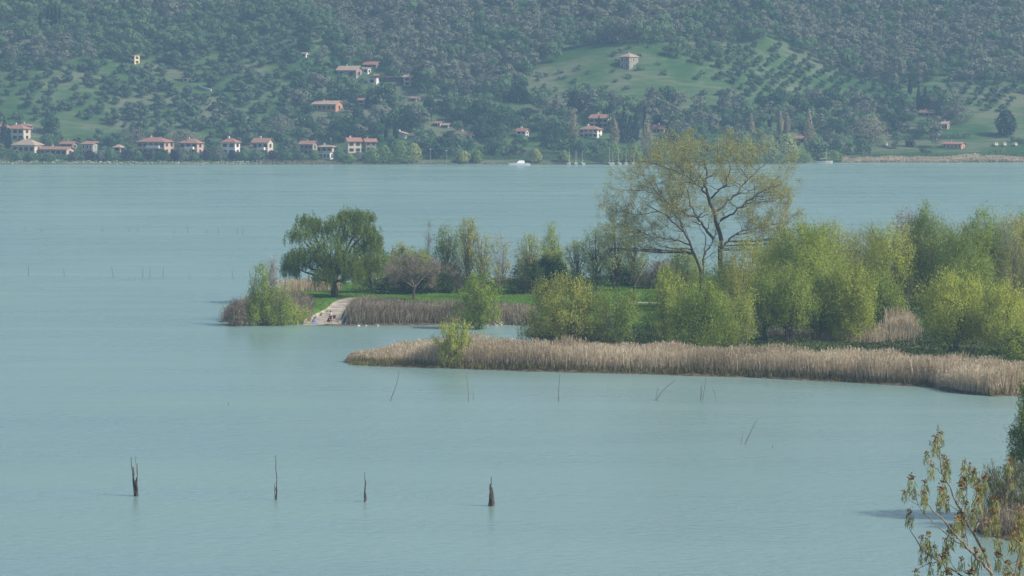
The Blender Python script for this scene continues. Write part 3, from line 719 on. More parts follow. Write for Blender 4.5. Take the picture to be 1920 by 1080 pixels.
# the weeping willow
tb = TB(5)
WP = at(627, 559, 1.0); ws = SC(WP[1])
def wp(px, py, dy=0): return np.array([(px - 627) / ws, dy, (559 - py) / ws])
tb.tube(resample([wp(628, 566), wp(627, 545), wp(625, 528, 0)], 6), np.linspace(.75, .5, 6))
LOBES = [(578, 418, 0, 24), (565, 445, -2, 28), (600, 436, 2, 30), (640, 425, -1, 32), (655, 408, 1, 24), (684, 410, 0, 22), (688, 432, -2, 26), (660, 450, 3, 36),
         (620, 465, -4, 38), (580, 480, -3, 34), (552, 487, 1, 24), (545, 505, 0, 18), (600, 500, 3, 36), (650, 488, -4, 38), (690, 470, 1, 30), (702, 448, 0, 16), (700, 495, 0, 24),
         (640, 505, 2, 34), (610, 515, -4, 24), (665, 515, -3, 24)]
for (x, y, dy, rr) in LOBES:
    c = wp(x, y, dy); R = rr * .84 / ws
    s0 = wp(626, 532 + tb.r.uniform(-8, 4)); t = np.linspace(0, 1, 7)[:, None]
    Q = s0 + (c - s0) * np.concatenate([t, t, t ** .8], 1); Q[1:-1] += tb.r.normal(0, .25, (5, 3))
    tb.tube(Q, .26 * (1 - .85 * t[:, 0]) + .02)
    ns = int(22 + 2.5 * rr)
    th = tb.r.uniform(0, 2 * math.pi, ns); u = tb.r.uniform(.1, 1, ns)
    O = c + np.stack([np.cos(th) * R * np.sqrt(1 - u ** 2 * .9), np.sin(th) * R * np.sqrt(1 - u ** 2 * .9), u * R * .85], 1) * tb.r.uniform(.5, 1.25, ns)[:, None]
    for o_, a in zip(O, th):
        Ls = tb.r.uniform(.6, 1.9) * (1 + .3 * (y > 470)); m = int(Ls * 21)
        t = tb.r.uniform(0, 1, m) ** .8
        out = np.array([math.cos(a), math.sin(a), 0]) * .35
        C = o_ + out * np.sqrt(t)[:, None] * 1.2 + np.array([0, 0, -1.]) * (t * Ls)[:, None] + tb.r.normal(0, .12, (m, 3))
        A = np.array([0, 0, -1.]) + tb.r.normal(0, .35, (m, 3))
        cv = tb.r.uniform(0, 1)
        tb.leaves(C, A, .34 * tb.r.uniform(.6, 1.4, m), .085, np.clip(.5 * cv + .5 * tb.r.uniform(0, 1, m), 0, 1))
    m = 220
    C = c + tb.r.normal(0, .42, (m, 3)) * R
    tb.leaves(C, np.array([0, 0, -1.]) + tb.r.normal(0, .6, (m, 3)), .32, .10, tb.r.uniform(0, .8, m))
place_tree('weeping_willow', tb, BARK_DARK, L_WILLOW, (WP[0], WP[1], GZ(WP[0], WP[1])), 'big dark weeping willow with thick short trunk near the gravel beach')

# pale dead trunk
e = empty('dead_tree', (*at(1228, 545, .8)[:2], .8)); tag(e, 'broken pale dead trunk standing in the brown thicket', 'tree')
b = MB(); ds = SC(at(1228, 545, .8)[1])
def dpt(x, y, d=0): return ((x - 1228) / ds, d, (545 - y) / ds)
b.tube([dpt(1227, 546), dpt(1226, 525), dpt(1227, 508), dpt(1222, 498), dpt(1212, 488)], [.22, .17, .14, .11, .06])
b.tube([dpt(1226, 512), dpt(1231, 503), dpt(1234, 499)], [.12, .10, .07])
b.build('trunk', BARK_PALE, e)

# ------------------------------------------------------------------ reeds, scrub, grass
def scatter_poly(poly, n, rng, margin=0.0, ycond=None):
    x0, y0 = poly.min(0); x1, y1 = poly.max(0); out = []; tot = 0
    while tot < n:
        X = rng.uniform(x0, x1, n * 2); Y = rng.uniform(y0, y1, n * 2)
        ok = sdist(poly, X, Y) > margin
        if ycond is not None: ok &= ycond(X, Y)
        out.append(np.stack([X[ok], Y[ok]], 1)); tot += ok.sum()
        if tot == 0: break
    return np.concatenate(out)[:n]
def blades(name, XY, hf, H, W, mat, seed, lean=.08, plume=True, label=None, hn=.18, hs=.25, vn=.3, taper=None):
    r = rng_(seed); n = len(XY)
    Z = hf(XY[:, 0], XY[:, 1]) - .1
    h = H * (1 + hn * noise2(XY[:, 0] * hs, XY[:, 1] * hs, seed)) * r.uniform(.45, 1.12, n) ** .8
    if taper is not None: h = h * taper(XY[:, 0], XY[:, 1])
    d = np.stack([r.normal(0, lean, n) + .04, r.normal(0, lean, n), np.ones(n)], 1)
    B = np.concatenate([XY, Z[:, None]], 1); T = B + d * h[:, None]
    a = r.uniform(0, math.pi, n); s = np.stack([np.cos(a), np.sin(a), np.zeros(n)], 1) * (W * r.uniform(.6, 1.4, n))[:, None] / 2
    V = np.stack([B - s, B + s, T + s * .35, T - s * .35], 1).reshape(-1, 3); F = np.arange(4 * n).reshape(n, 4)
    v = np.clip(.5 + vn * noise2(XY[:, 0] * .35, XY[:, 1] * .35, seed + 1) + r.normal(0, .2, n), 0, 1)
    if plume:
        k = r.uniform(0, 1, n) < .55; m = k.sum()
        C = T[k] - d[k] * .05; Vp, Fp = leaf_geo(C, d[k] + r.normal(0, .35, (m, 3)), .38, .10, r)
        V = np.concatenate([V, Vp]); F = np.concatenate([F, Fp + 4 * n]); v = np.concatenate([v, np.clip(v[k] - .05, 0, 1)])
    o = mobj(name, mesh_np(name, V, F, mat, attr=v))
    return tag(o, label, name.replace('_', ' '), kind='stuff')
r = rng_(1)
SPIT = np.array([G(643, 680), G(655, 676), G(690, 672.5), G(760, 671), G(830, 673), G(920, 676), G(1100, 683), G(1300, 690), G(1500, 698), G(1700, 706), G(1930, 722),
                 G(1925, 741), G(1860, 743), G(1800, 737), G(1740, 725), G(1600, 717), G(1400, 707), G(1200, 701), G(1000, 696), G(880, 692), G(780, 688), G(700, 685)])
XY = scatter_poly(SPIT, 60000, r, .1)
blades('reed_bed', XY, pen_h, 2.65, .08, L_REED, 21, label='long dry tan reed bed along the spit', hn=.24, hs=.6, lean=.13, taper=lambda X, Y: (.35 + .65 * smooth((X - G(643, 680)[0]) / 15)) * smooth((sdist(SPIT, X, Y) + .5) / 1.6) ** .6)
XY = scatter_poly(np.array([G(652, 685.5), G(780, 688.6), G(880, 692.6), G(1000, 696.6), G(1200, 701.6), G(1400, 707.6), G(1600, 717.6), G(1740, 725.6), G(1860, 743.4), G(1900, 742), G(1900, 735), G(1740, 720), G(1400, 703), G(1000, 692), G(660, 681)]), 16000, r)
blades('bank_grass', XY, pen_h, .75, .10, leafmat('bank_grass_blades', (.09, .09, .03), (.18, .17, .06), (.28, .25, .12), .3, 0), 22, plume=False, label='short ochre grass along the muddy edge of the reed spit', lean=.25)
BANK = np.array([G(655, 610), G(650, 600), G(665, 588), G(690, 588), G(760, 593), G(860, 595), G(930, 598), G(1000, 604), G(1010, 612), G(940, 608.5), G(860, 609), G(740, 609.5)])
XY = scatter_poly(BANK, 12000, r, .1)
blades('dry_scrub', XY, pen_h, 1.7, .11, L_REED_D, 23, label='brown dry scrub and reeds along the cove bank', lean=.22, hn=.3)
TIP = np.array([G(415, 603), G(432, 592), G(470, 580), G(545, 578), G(585, 588), G(583, 603), G(560, 606), G(480, 606)])
XY = scatter_poly(TIP, 7000, r, .1)
blades('tip_scrub', XY, pen_h, 1.7, .12, L_REED_D, 24, label='brown dry scrub covering the peninsula tip', lean=.3, hn=.35)
XY = scatter_poly(np.array([G(520, 562), G(640, 556), G(640, 550), G(530, 553)]), 1800, r)
blades('back_reeds', XY, pen_h, 2.0, .12, L_REED, 25, label='pale dry reeds behind the trunk of the weeping willow', lean=.12)
XY = scatter_poly(np.array([G(1440, 646), G(1720, 652), G(1730, 642), G(1640, 638), G(1440, 638)]), 2200, r)
blades('tan_reeds', XY, pen_h, 2.0, .10, L_REED, 26, label='patchy tan reeds under the willows behind the spit', lean=.12, hn=.5)
XY = scatter_poly(np.array([G(1655, 642), G(1715, 645), G(1710, 634), G(1665, 632)]), 2200, r)
blades('tall_reeds', XY, pen_h, 3.4, .10, L_REED, 27, label='taller clump of tan reeds between two lime willows', lean=.16, hn=.4, hs=.6)
def lawn_ok(X, Y): return (sdist(BEACH, X, Y) < 0) & (sdist(PATH, X, Y) < -.3)
LAWN = np.array([G(540, 585), G(600, 592), G(660, 592), G(700, 588), G(860, 588), G(1000, 596), G(1200, 610), G(1300, 610), G(1300, 552), G(1000, 548), G(740, 548), G(540, 558)])
XY = scatter_poly(LAWN, 30000, r, 0, lawn_ok)
blades('lawn_grass', XY, pen_h, .24, .12, L_GRASS, 28, plume=False, label='bright green grass of the lakeside lawn', lean=.4, hn=.3, vn=.4)
# dark leafy undergrowth
def undergrowth(name, poly, n, H, mat, seed, label, ll=.3):
    r = rng_(seed); XY = scatter_poly(poly, n, r, .2)
    top = H * np.clip(.6 + .55 * noise2(XY[:, 0] * .3, XY[:, 1] * .3, seed, 3), .12, 1.5)
    C = np.concatenate([XY, (pen_h(XY[:, 0], XY[:, 1]) + top * r.uniform(0, 1, n) ** .6)[:, None]], 1)
    V, F = leaf_geo(C, r.normal(size=(n, 3)) + [0, 0, .6], ll * r.uniform(.6, 1.4, n), ll * .5, r)
    v = np.clip(.5 + .4 * noise2(XY[:, 0] * .25, XY[:, 1] * .25, seed + 2) + r.normal(0, .2, n), 0, 1)
    tag(mobj(name, mesh_np(name, V, F, mat, attr=v)), label, 'undergrowth', kind='stuff')
undergrowth('undergrowth', np.array([G(1180, 678), G(1380, 688), G(1700, 702), G(1925, 716), (140, 500), (140, 560), G(1700, 640), G(1400, 640), G(1200, 650)]), 56000, 1.2, L_UNDER, 41, 'dark green brambles between the reed bed and the willows')
undergrowth('wood_undergrowth', np.array([G(1300, 640), G(1960, 650), (140, 640), (60, 655), G(1230, 560), G(1240, 600)]), 52000, 2.0, L_UNDER, 42, 'low green growth under the tree belt', .34)
undergrowth('back_undergrowth', np.array([G(720, 552), G(960, 553), G(1270, 552), G(1270, 541), G(960, 541), G(720, 545)]), 16000, 2.2, L_UNDER, 43, 'green growth closing the back of the lawn')
undergrowth('cove_undergrowth', np.array([G(990, 652), G(1240, 660), G(1240, 620), G(1000, 622)]), 14000, 1.4, L_UNDER, 44, 'green growth at the foot of the broad ochre willow')

# clump at the frame edge: reeds, dense bush and tree
EP = at(1885, 990, .3)
tb = tree(901, 5.4, 4.6, 'dome', clumps=110, lpc=60, cb=.05, stems=6, sig=.35, ll=.42, lw=.05, up=1.4, twigs=8)
place_tree('willow_bush', tb, BARK, leafmat('shore_bush_leaves', (.09, .11, .04), (.16, .18, .07), (.24, .24, .11), .35, .2), (42.8, 321, .3), 'grassy olive brown shore bush behind the branches with budding clusters', 'shrub')
tb = tree(902, 13.0, 5.2, 'egg', clumps=220, lpc=90, cb=.18, stems=2, sig=.42, ll=.32, lw=.08, up=.5, D=6)
place_tree('willow_tree', tb, BARK_DARK, L_WILLOW, (46.4, 326, .4), 'dense dark green tree on the near shore, cut by the frame edge')
r = rng_(8)
XY = scatter_poly(np.array([(40.2, 314), (39.8, 319), (42, 324), (50, 324), (50, 312)]), 3800, r)
blades('shore_reeds', XY, isl_h, 1.9, .06, L_REED_D, 51, label='dry brown reeds at the foot of the near shore bush', lean=.2)

# ------------------------------------------------------------------ foreground twigs: budding tree 45 m away
FD = 46.0
FB = np.array([at_depth(1895, 1080, FD)[0], FD, float(near_h(np.array([6.0]), np.array([FD]))[0])])
def fp(zx, zy, dy=0.0): return at_depth(1600 + zx / 2.842, 700 + zy / 2.842, FD + dy) - FB
ft = empty('budding_ash', FB); tag(ft, 'young tree with pale branches and drooping brown-tipped bud clusters, nearest the viewer', 'tree')
b = MB()
FL = [([(860, 1700, 0), (800, 1250, 0), (745, 1080, 0), (700, 960, 0), (640, 850, 0), (590, 760, .1), (550, 690, .1), (515, 610, .1), (470, 530, .1), (455, 400, .1), (452, 290, .1)], .030, .004),
      ([(740, 1070, 0), (620, 945, -.2), (540, 860, -.3), (480, 780, -.3), (420, 730, -.3), (380, 670, -.4), (320, 625, -.4)], .018, .004),
      ([(790, 1240, 0), (640, 1110, .3), (560, 1070, .3), (470, 1010, .3), (400, 965, .3), (340, 900, .3), (300, 830, .3), (295, 765, .3)], .015, .003),
      ([(620, 945, -.2), (560, 905, -.1), (500, 865, 0), (440, 810, 0), (370, 740, 0), (340, 680, 0)], .008, .003),
      ([(455, 400, .1), (480, 385, 0), (482, 365, 0)], .005, .003), ([(455, 400, .1), (420, 390, .2), (408, 365, .2)], .004, .003),
      ([(470, 535, .1), (420, 480, .2), (395, 430, .2)], .005, .003), ([(470, 530, .1), (490, 500, .2), (502, 468, .2)], .005, .003),
      ([(640, 850, 0), (670, 790, .2), (680, 700, .3), (640, 560, .4), (600, 470, .4)], .009, .003),
      ([(640, 850, 0), (660, 800, -.2), (740, 700, -.2), (760, 665, -.2)], .007, .003),
      ([(670, 790, .2), (720, 770, .2), (800, 740, .2), (900, 720, .2)], .006, .003),
      ([(550, 690, .1), (580, 640, .3), (610, 590, .3), (640, 540, .3), (620, 480, .3)], .006, .003),
      ([(640, 560, .4), (690, 570, .4), (705, 555, .4)], .005, .003),
      ([(860, 1200, .4), (850, 1050, .4), (780, 970, .4), (770, 860, .4), (770, 800, .4)], .010, .003),
      ([(860, 1100, -.4), (880, 980, -.4), (870, 860, -.4), (885, 730, -.4)], .010, .003),
      ([(800, 1060, 0), (900, 1070, .2), (960, 1060, .2)], .010, .006),
      ([(770, 860, .4), (830, 600, .4), (830, 470, .4)], .005, .003),
      ([(540, 860, -.3), (520, 845, -.3), (515, 830, -.3)], .005, .003), ([(480, 1015, .3), (440, 960, .3), (430, 930, .3)], .005, .003),
      ([(560, 1075, .3), (510, 980, .3), (495, 930, .3)], .006, .003), ([(590, 760, .1), (500, 690, .1), (455, 700, .1)], .005, .003),
      ([(470, 1010, .3), (410, 1010, .2), (330, 1045, .2)], .006, .003), ([(620, 945, -.2), (600, 850, -.2), (590, 700, -.2)], .006, .003)]
bm_r = rng_(3); XCL = []
for pts, r0, r1 in FL:
    P = resample([fp(*p) for p in pts], 3 * len(pts)); P[1:-1] += bm_r.normal(0, .006, P[1:-1].shape)
    b.tube(P, np.linspace(r0, r1, len(P)), 6)
    for k in range(2 if len(pts) > 4 else 1):
        i = int(len(P) * bm_r.uniform(.3, .9)); q = P[i]
        if (q + FB)[2] < 33.2: continue
        d_ = np.array([bm_r.uniform(-1, 1), bm_r.uniform(-.6, .6), .9]); L_ = bm_r.uniform(.10, .26); d_ = unit(d_) * L_
        b.tube([q, q + d_ * [.7, .7, .4], q + d_], [.004, .003, .0022], 5); XCL.append((q + d_, bm_r.uniform(.6, 1.2)))
b.build('trunk', roughmat('smooth_pale_bark', (.16, .135, .11), (.33, .29, .25), 30, .8, (1, 1, .3), .3), ft)
L_BUDB = leafmat('rusty_buds', (.17, .11, .06), (.30, .205, .105), (.44, .34, .19), .3, .3)
L_BUDG = leafmat('drooping_young_leaflets', (.22, .27, .10), (.35, .39, .17), (.50, .49, .27), .45, .3)
clus = []
for k in range(5):
    r = rng_(60 + k); n = 26
    C = r.normal(0, .022, (n, 3)); V1, F1 = leaf_geo(C, r.normal(size=(n, 3)), .045, .02, r)
    m = 44; th = r.uniform(0, 6.28, m); dr = r.uniform(.05, .2, m)
    C2 = np.stack([np.cos(th) * r.uniform(.01, .07, m), np.sin(th) * r.uniform(.01, .07, m), -dr], 1)
    V2, F2 = leaf_geo(C2, np.stack([np.cos(th) * .25, np.sin(th) * .25, -np.ones(m)], 1) + r.normal(0, .3, (m, 3)), .11, .011, r)
    V = np.concatenate([V1, V2]); F = np.concatenate([F1, F2 + 4 * n])
    clus.append(mesh_np('bud_cluster', V, F, [L_BUDB, L_BUDG], mi=[0] * n + [1] * m, attr=r.uniform(0, 1, n + m)))
CL = [(452, 280, .35), (408, 362, .3), (482, 362, .35), (392, 425, .8), (418, 485, 1.1), (502, 470, .9), (495, 500, 1), (310, 560, 1.2), (385, 580, .9), (590, 470, .8), (622, 482, .5), (645, 525, 1.1), (700, 560, 1), (575, 600, 1.3),
      (668, 570, .8), (665, 612, 1.3), (482, 572, 1.2), (468, 622, 1.2), (378, 640, .8), (325, 630, .6), (500, 665, 1), (455, 700, .7), (565, 742, 1.3), (603, 695, 1.1), (298, 738, 1.1), (400, 860, 1.1), (520, 842, 1.3),
      (432, 925, .9), (475, 970, 1.5), (572, 778, 1.1), (410, 1020, .8), (510, 1060, 1.6), (652, 950, 1.6), (765, 795, .9), (712, 800, 1.1), (770, 965, 1.2), (832, 462, 1.1), (757, 665, 1.2), (885, 722, 1), (882, 830, 1.6),
      (848, 862, 1.2), (335, 1050, .9), (625, 1065, 1.6), (765, 870, .9), (575, 990, .9), (780, 910, .9), (900, 800, 1.3), (820, 1010, 1.1), (700, 945, .8), (880, 1030, 1.3), (380, 700, .6), (585, 870, .8), (895, 890, 1.0)]
for i, (x, y, s_) in enumerate(CL):
    o = mobj('bud_cluster', clus[i % 5], ft, Vector(fp(x, y, bm_r.uniform(-.2, .3))))
    o.rotation_euler = (0, 0, bm_r.uniform(0, 6.28)); o.scale = (s_ * .88,) * 3

for i, (q, s_) in enumerate(XCL):
    o = mobj('bud_cluster', clus[(i * 3) % 5], ft, Vector(q)); o.rotation_euler = (0, 0, bm_r.uniform(0, 6.28)); o.scale = (s_ * .88,) * 3

# ------------------------------------------------------------------ fishing stakes
def stake(px, py, sticks, label, name='fishing_stake', group=None, mat=WOOD_WET):
    """sticks: (foot dx px, tip dx px, tip height px, radius px, bow px)"""
    P = at(px, py, 0); s = SC(P[1]); r = rng_(int(px + py))
    e = empty(name, (P[0], P[1], 0)); tag(e, label, 'stake', group)
    for fx, tx, h, rr, bow in sticks:
        t = np.linspace(0, 1, 8)[:, None]; dy = r.uniform(-.15, .15)
        a = np.array([fx / s, dy, -.6]); c = np.array([tx / s, dy + r.uniform(-.2, .2), h / s])
        Q = a + (c - a) * t; Q[:, 0] += np.sin(t[:, 0] * math.pi) * bow / s; Q[1:-1] += r.normal(0, .25 * rr / s + .005, (6, 3))
        b = MB(); b.tube(Q, np.linspace(rr / s, rr / s * .5, 8), 6); b.build('pole', mat, e)
    return e
stake(256, 930, [(-3, -10, 74, 1.2, 0), (-2, -6, 55, 2.0, 0), (0, -2, 76, .7, 2), (1, 2, 62, .8, 0), (1, 1, 36, 2.6, 0), (4, -1, 34, 1.6, 0), (-3, -2, 30, 1.9, 0), (2, -1, 20, 2.6, 0)],
      'bundle of splayed dark stakes with three thin tips, first from the open water', group='stakes rotting in the near water')
stake(518, 937, [(0, -1, 84, 1.1, 2), (-2, -3, 30, .9, 0), (0, 0, 24, 1.9, 0)], 'tall thin single stake with slightly thicker foot, beside the bundle', group='stakes rotting in the near water')
stake(685, 941, [(0, -1, 57, .9, 0), (-1, 0, 42, 1.9, 0), (1, 0, 18, 1.8, 0), (-1, -1, 24, 1.5, 0)], 'short dark stake thickened at mid height, between thin stake and cone', group='stakes rotting in the near water')
stake(921, 949, [(-4, 0, 56, 1.5, 0), (-5, -2, 42, 1.6, 0), (0, 1, 36, 2.6, 0), (5, 2, 34, 1.8, 0), (3, 3, 28, 2.6, 0), (-2, 0, 30, 2.2, 0), (6, 4, 20, 1.6, 0), (2, 1, 22, 2.8, 0)],
      'stout cone of dark leaning stakes with one spiky tip', group='stakes rotting in the near water')
MG = 'thin poles standing off the reed spit'
stake(728, 752, [(0, 21, 57, .7, 2)], 'straight thin pole leaning over toward the reeds off the spit end', 'thin_pole', MG, WOOD_THIN)
stake(878, 753, [(0, -4, 46, .6, 2)], 'slightly bowed thin pole off the small bush in the reeds', 'thin_pole', MG, WOOD_THIN)
stake(887, 749, [(0, 0, 16, .6, 0)], 'very short pole next to the slightly bowed one', 'thin_pole', MG, WOOD_THIN)
stake(1047, 753, [(0, 2, 54, .7, 0)], 'tall upright lone pole in front of the middle of the reeds', 'thin_pole', MG, WOOD_THIN)
stake(1228, 751, [(0, 38, 38, .7, -8), (0, 5, 26, .5, 0)], 'pole bending over in a wide arc above the water', 'thin_pole', MG, WOOD_THIN)
stake(1314, 751, [(0, 0, 28, .6, 0), (2, 10, 42, .6, 0), (-1, 3, 34, .4, 0)], 'close group of three upright poles on one foot', 'thin_pole', MG, WOOD_THIN)
stake(1343, 752, [(0, -7, 26, .5, 2)], 'short curved pole just beyond the close group of three', 'thin_pole', MG, WOOD_THIN)
stake(1394, 833, [(0, 25, 46, .8, -2)], 'slanting pole alone in the open water nearer than the rest', 'thin_pole', MG, WOOD_THIN)
stake(1387, 833, [(0, 7, 26, .45, 0)], 'faint thin stick at the foot of the slanting pole', 'thin_pole', MG, WOOD_THIN)
stake(1448, 840, [(0, 0, 8, .5, 0)], 'tiny stub of a pole past the slanting one', 'thin_pole', MG, WOOD_THIN)
stake(428, 760, [(0, 0, 6, .6, 0)], 'tiny stub of wood alone in the open water', 'thin_pole', MG, WOOD_THIN)
FG = 'rows of far net poles in the open lake'
ORD = ['first', 'second', 'third', 'fourth', 'fifth', 'sixth', 'seventh', 'eighth', 'ninth', 'tenth', 'last']
for i, (x, y, h, dx) in enumerate([(54, 517, 22, -1), (121, 519, 16, -2), (214, 521, 22, -5), (268, 523, 24, 0), (280, 522, 22, 2), (306, 522, 22, 1), (356, 523, 12, 0), (438, 524, 18, -3),
                                   (46, 434, 9, 2), (78, 435, 8, 0), (191, 435, 9, 1), (240, 434, 11, 3), (259, 434, 8, -1), (326, 438, 11, 1), (353, 438, 18, -2), (388, 438, 9, 0), (410, 439, 13, 0), (445, 439, 13, 0), (454, 440, 12, 2)]):
    stake(x, y, [(0, dx, h, .5, 0)], '%s thin net pole of the nearer open-lake row, counted toward the peninsula' % (ORD[i] if i < 7 else 'last') if i < 8 else '%s thin net pole of the farther open-lake row, counted toward the peninsula' % ORD[i - 8], 'net_pole', 'net poles of the nearer row' if i < 8 else 'net poles of the farther row', WOOD_THIN)

# ------------------------------------------------------------------ lamp, birds, person
M_WHITE = roughmat('white_paint', (.72, .72, .70), (.82, .82, .80), 4, .5)
M_METAL = roughmat('grey_metal', (.18, .19, .2), (.28, .29, .3), 4, .5)
P = at(1404, 640, .6); s = SC(P[1])
e = empty('street_lamp', (P[0], P[1], GZ(P[0], P[1]))); tag(e, 'lamp post with round white globe among the willows', 'lamp')
hz_ = (640 - 571) / s
MB().tube([(0, 0, -.2), (0, 0, hz_ - .15)], [.06, .045], 8).build('pole', M_METAL, e)
def sphere(name, mat, parent, c, R, sc=(1, 1, 1), n=10):
    V = []; F = []
    for i in range(n + 1):
        for j in range(n * 2):
            a, bb = math.pi * i / n, math.pi * j / n
            V.append((c[0] + R * sc[0] * math.sin(a) * math.cos(bb), c[1] + R * sc[1] * math.sin(a) * math.sin(bb), c[2] + R * sc[2] * math.cos(a)))
    for i in range(n):
        for j in range(n * 2): F.append((i * 2 * n + j, (i + 1) * 2 * n + j, (i + 1) * 2 * n + (j + 1) % (2 * n), i * 2 * n + (j + 1) % (2 * n)))
    me = bpy.data.meshes.new(name); me.from_pydata(V, [], F); me.materials.append(mat)
    me.polygons.foreach_set('use_smooth', np.ones(len(F), dtype=bool)); return mobj(name, me, parent)
sphere('globe', M_WHITE, e, (0, 0, hz_), .23)

def skin_body(name, mat, verts, edges, radii, parent, sub=2):
    me = bpy.data.meshes.new(name); me.from_pydata(verts, edges, []); o = mobj(name, me, parent)
    m = o.modifiers.new('skin', 'SKIN'); m.use_smooth_shade = True
    for v, rr in zip(me.skin_vertices[0].data, radii): v.radius = (rr, rr) if not hasattr(rr, '__len__') else rr
    me.skin_vertices[0].data[0].use_root = True
    s_ = o.modifiers.new('sub', 'SUBSURF'); s_.levels = sub; s_.render_levels = sub
    me.materials.append(mat); return o
M_SKIN = roughmat('skin', (.42, .26, .19), (.5, .32, .24), 4, .6)
M_TROUSER = roughmat('dark_trousers_cloth', (.02, .02, .025), (.045, .045, .055), 20, .9)
P = at(620, 602, .3); gz = GZ(P[0], P[1]) + .02
e = empty('person', (P[0], P[1], gz), math.radians(150)); tag(e, 'person in white top and dark trousers standing on the gravel beach', 'person')
# joints: pelvis, spine, chest, neck, head, legs and arms
V = [(0, 0, .95), (0, .01, 1.15), (0, .01, 1.36), (0, 0, 1.50), (0, -.02, 1.64), (0, -.01, 1.73),
     (.10, 0, .90), (.12, -.03, .50), (.12, .02, .09), (.12, -.13, .04), (-.10, 0, .90), (-.13, .04, .50), (-.14, .06, .09), (-.14, -.09, .04),
     (.19, .01, 1.40), (.25, .03, 1.13), (.22, -.12, .93), (.21, -.18, .86), (-.19, .01, 1.40), (-.26, .03, 1.13), (-.24, -.12, .93), (-.23, -.18, .86)]
E = [(0, 1), (1, 2), (2, 3), (3, 4), (4, 5), (0, 6), (6, 7), (7, 8), (8, 9), (0, 10), (10, 11), (11, 12), (12, 13), (2, 14), (14, 15), (15, 16), (16, 17), (2, 18), (18, 19), (19, 20), (20, 21)]
R = [(.15, .11), (.14, .10), (.16, .11), .055, .095, .08, .09, .06, .045, .035, .09, .06, .045, .035, .055, .04, .03, .03, .055, .04, .03, .03]
body = skin_body('body', M_SKIN, V, E, R, e)
skin_body('shirt', M_WHITE, [V[0], V[1], V[2], (0, .01, 1.44), V[14], (.23, .02, 1.2), V[18], (-.24, .02, 1.2)], [(0, 1), (1, 2), (2, 3), (2, 4), (4, 5), (2, 6), (6, 7)],
          [(.21, .17), (.20, .16), (.215, .17), .085, .09, .08, .09, .08], e)
skin_body('trousers', M_TROUSER, [V[0], V[6], V[7], (.12, .02, .13), V[10], V[11], (-.14, .06, .13)], [(0, 1), (1, 2), (2, 3), (0, 4), (4, 5), (5, 6)], [(.165, .125), .11, .08, .065, .11, .08, .065], e)
sphere('hair', roughmat('dark_hair', (.02, .015, .01), (.04, .03, .02), 20, .8), e, (0, .02, 1.72), .115, (1, 1.05, .85), 8)
# second figure crouching beside
P = at(616, 603, .25); gz = GZ(P[0], P[1]) + .02
e = empty('person', (P[0], P[1], gz), math.radians(70)); tag(e, 'person in dark clothes crouching beside the one in white', 'person')
V2 = [(0, .12, .30), (0, .02, .50), (0, -.08, .70), (0, -.12, .80), (0, -.16, .90), (0, -.17, .97),
      (.11, .06, .28), (.16, -.28, .46), (.14, -.10, .08), (.14, -.24, .04), (-.11, .06, .28), (-.16, -.28, .46), (-.14, -.10, .08), (-.14, -.24, .04),
      (.17, -.06, .70), (.22, -.20, .48), (.16, -.40, .38), (.14, -.46, .36), (-.17, -.06, .70), (-.22, -.20, .48), (-.16, -.40, .38), (-.14, -.46, .36)]
skin_body('body', M_SKIN, V2, E, R, e)
skin_body('jacket', M_TROUSER, [V2[0], V2[1], V2[2], (0, -.1, .76), V2[14], V2[15], V2[18], V2[19]], [(0, 1), (1, 2), (2, 3), (2, 4), (4, 5), (2, 6), (6, 7)], [(.17, .13), (.16, .12), (.175, .13), .08, .07, .06, .07, .06], e)
skin_body('trousers', M_TROUSER, [V2[0], V2[6], V2[7], V2[8], V2[10], V2[11], V2[12]], [(0, 1), (1, 2), (2, 3), (0, 4), (4, 5), (5, 6)], [(.16, .13), .11, .085, .065, .11, .085, .065], e)
sphere('hair', roughmat('black_hair', (.02, .015, .01), (.03, .02, .02), 20, .8), e, (0, -.14, .96), .115, (1, 1.05, .85), 8)
# dark red folding chair with a seat, back and legs
P = at(627.5, 600, .3); gz = GZ(P[0], P[1]) + .02
e = empty('folding_chair', (P[0], P[1], gz), math.radians(20)); tag(e, 'small dark red folding chair on the gravel next to the person in white', 'chair')
M_RED = roughmat('dark_red_cloth', (.06, .012, .015), (.12, .02, .025), 9, .9)
MB().box(-.24, .24, -.22, .22, .38, .42).build('seat', M_RED, e)
MB().box(-.24, .24, .20, .24, .43, .85).build('backrest', M_RED, e)
for sx in (-.22, .22):
    MB().tube([(sx, -.2, 0), (sx, .2, .38)], .015, 5).build('leg', M_METAL, e); MB().tube([(sx + .03 * (1 if sx > 0 else -1), .2, 0), (sx + .03 * (1 if sx > 0 else -1), -.2, .38)], .015, 5).build('leg', M_METAL, e)
# blue tarpaulin bundle: a small folded boat cover leaning on the scrub
M_BLUE = roughmat('blue_plastic', (.07, .13, .38), (.16, .26, .55), 5, .5)
P = at(590, 602, .3); gz = GZ(P[0], P[1])
r = rng_(99); V = []; n = 9
for i in range(n):
    for j in range(n):
        a, c = (i / (n - 1) - .5) * .85, (j / (n - 1) - .5) * .8
        V.append((a, c, max(0, (.85 - (a * a * 2.2 + c * c * 3.4)) * .6 + r.normal(0, .05)) + (-.05 if i in (0, n - 1) or j in (0, n - 1) else 0)))
i = (np.arange(n - 1)[:, None] * n + np.arange(n - 1)[None]); F = np.stack([i, i + n, i + n + 1, i + 1], -1).reshape(-1, 4)
o = mobj('tarpaulin', mesh_np('tarpaulin', np.array(V), F, M_BLUE), None, (P[0], P[1], gz)); tag(o, 'crumpled blue tarpaulin at the beach side against the scrub', 'tarpaulin')
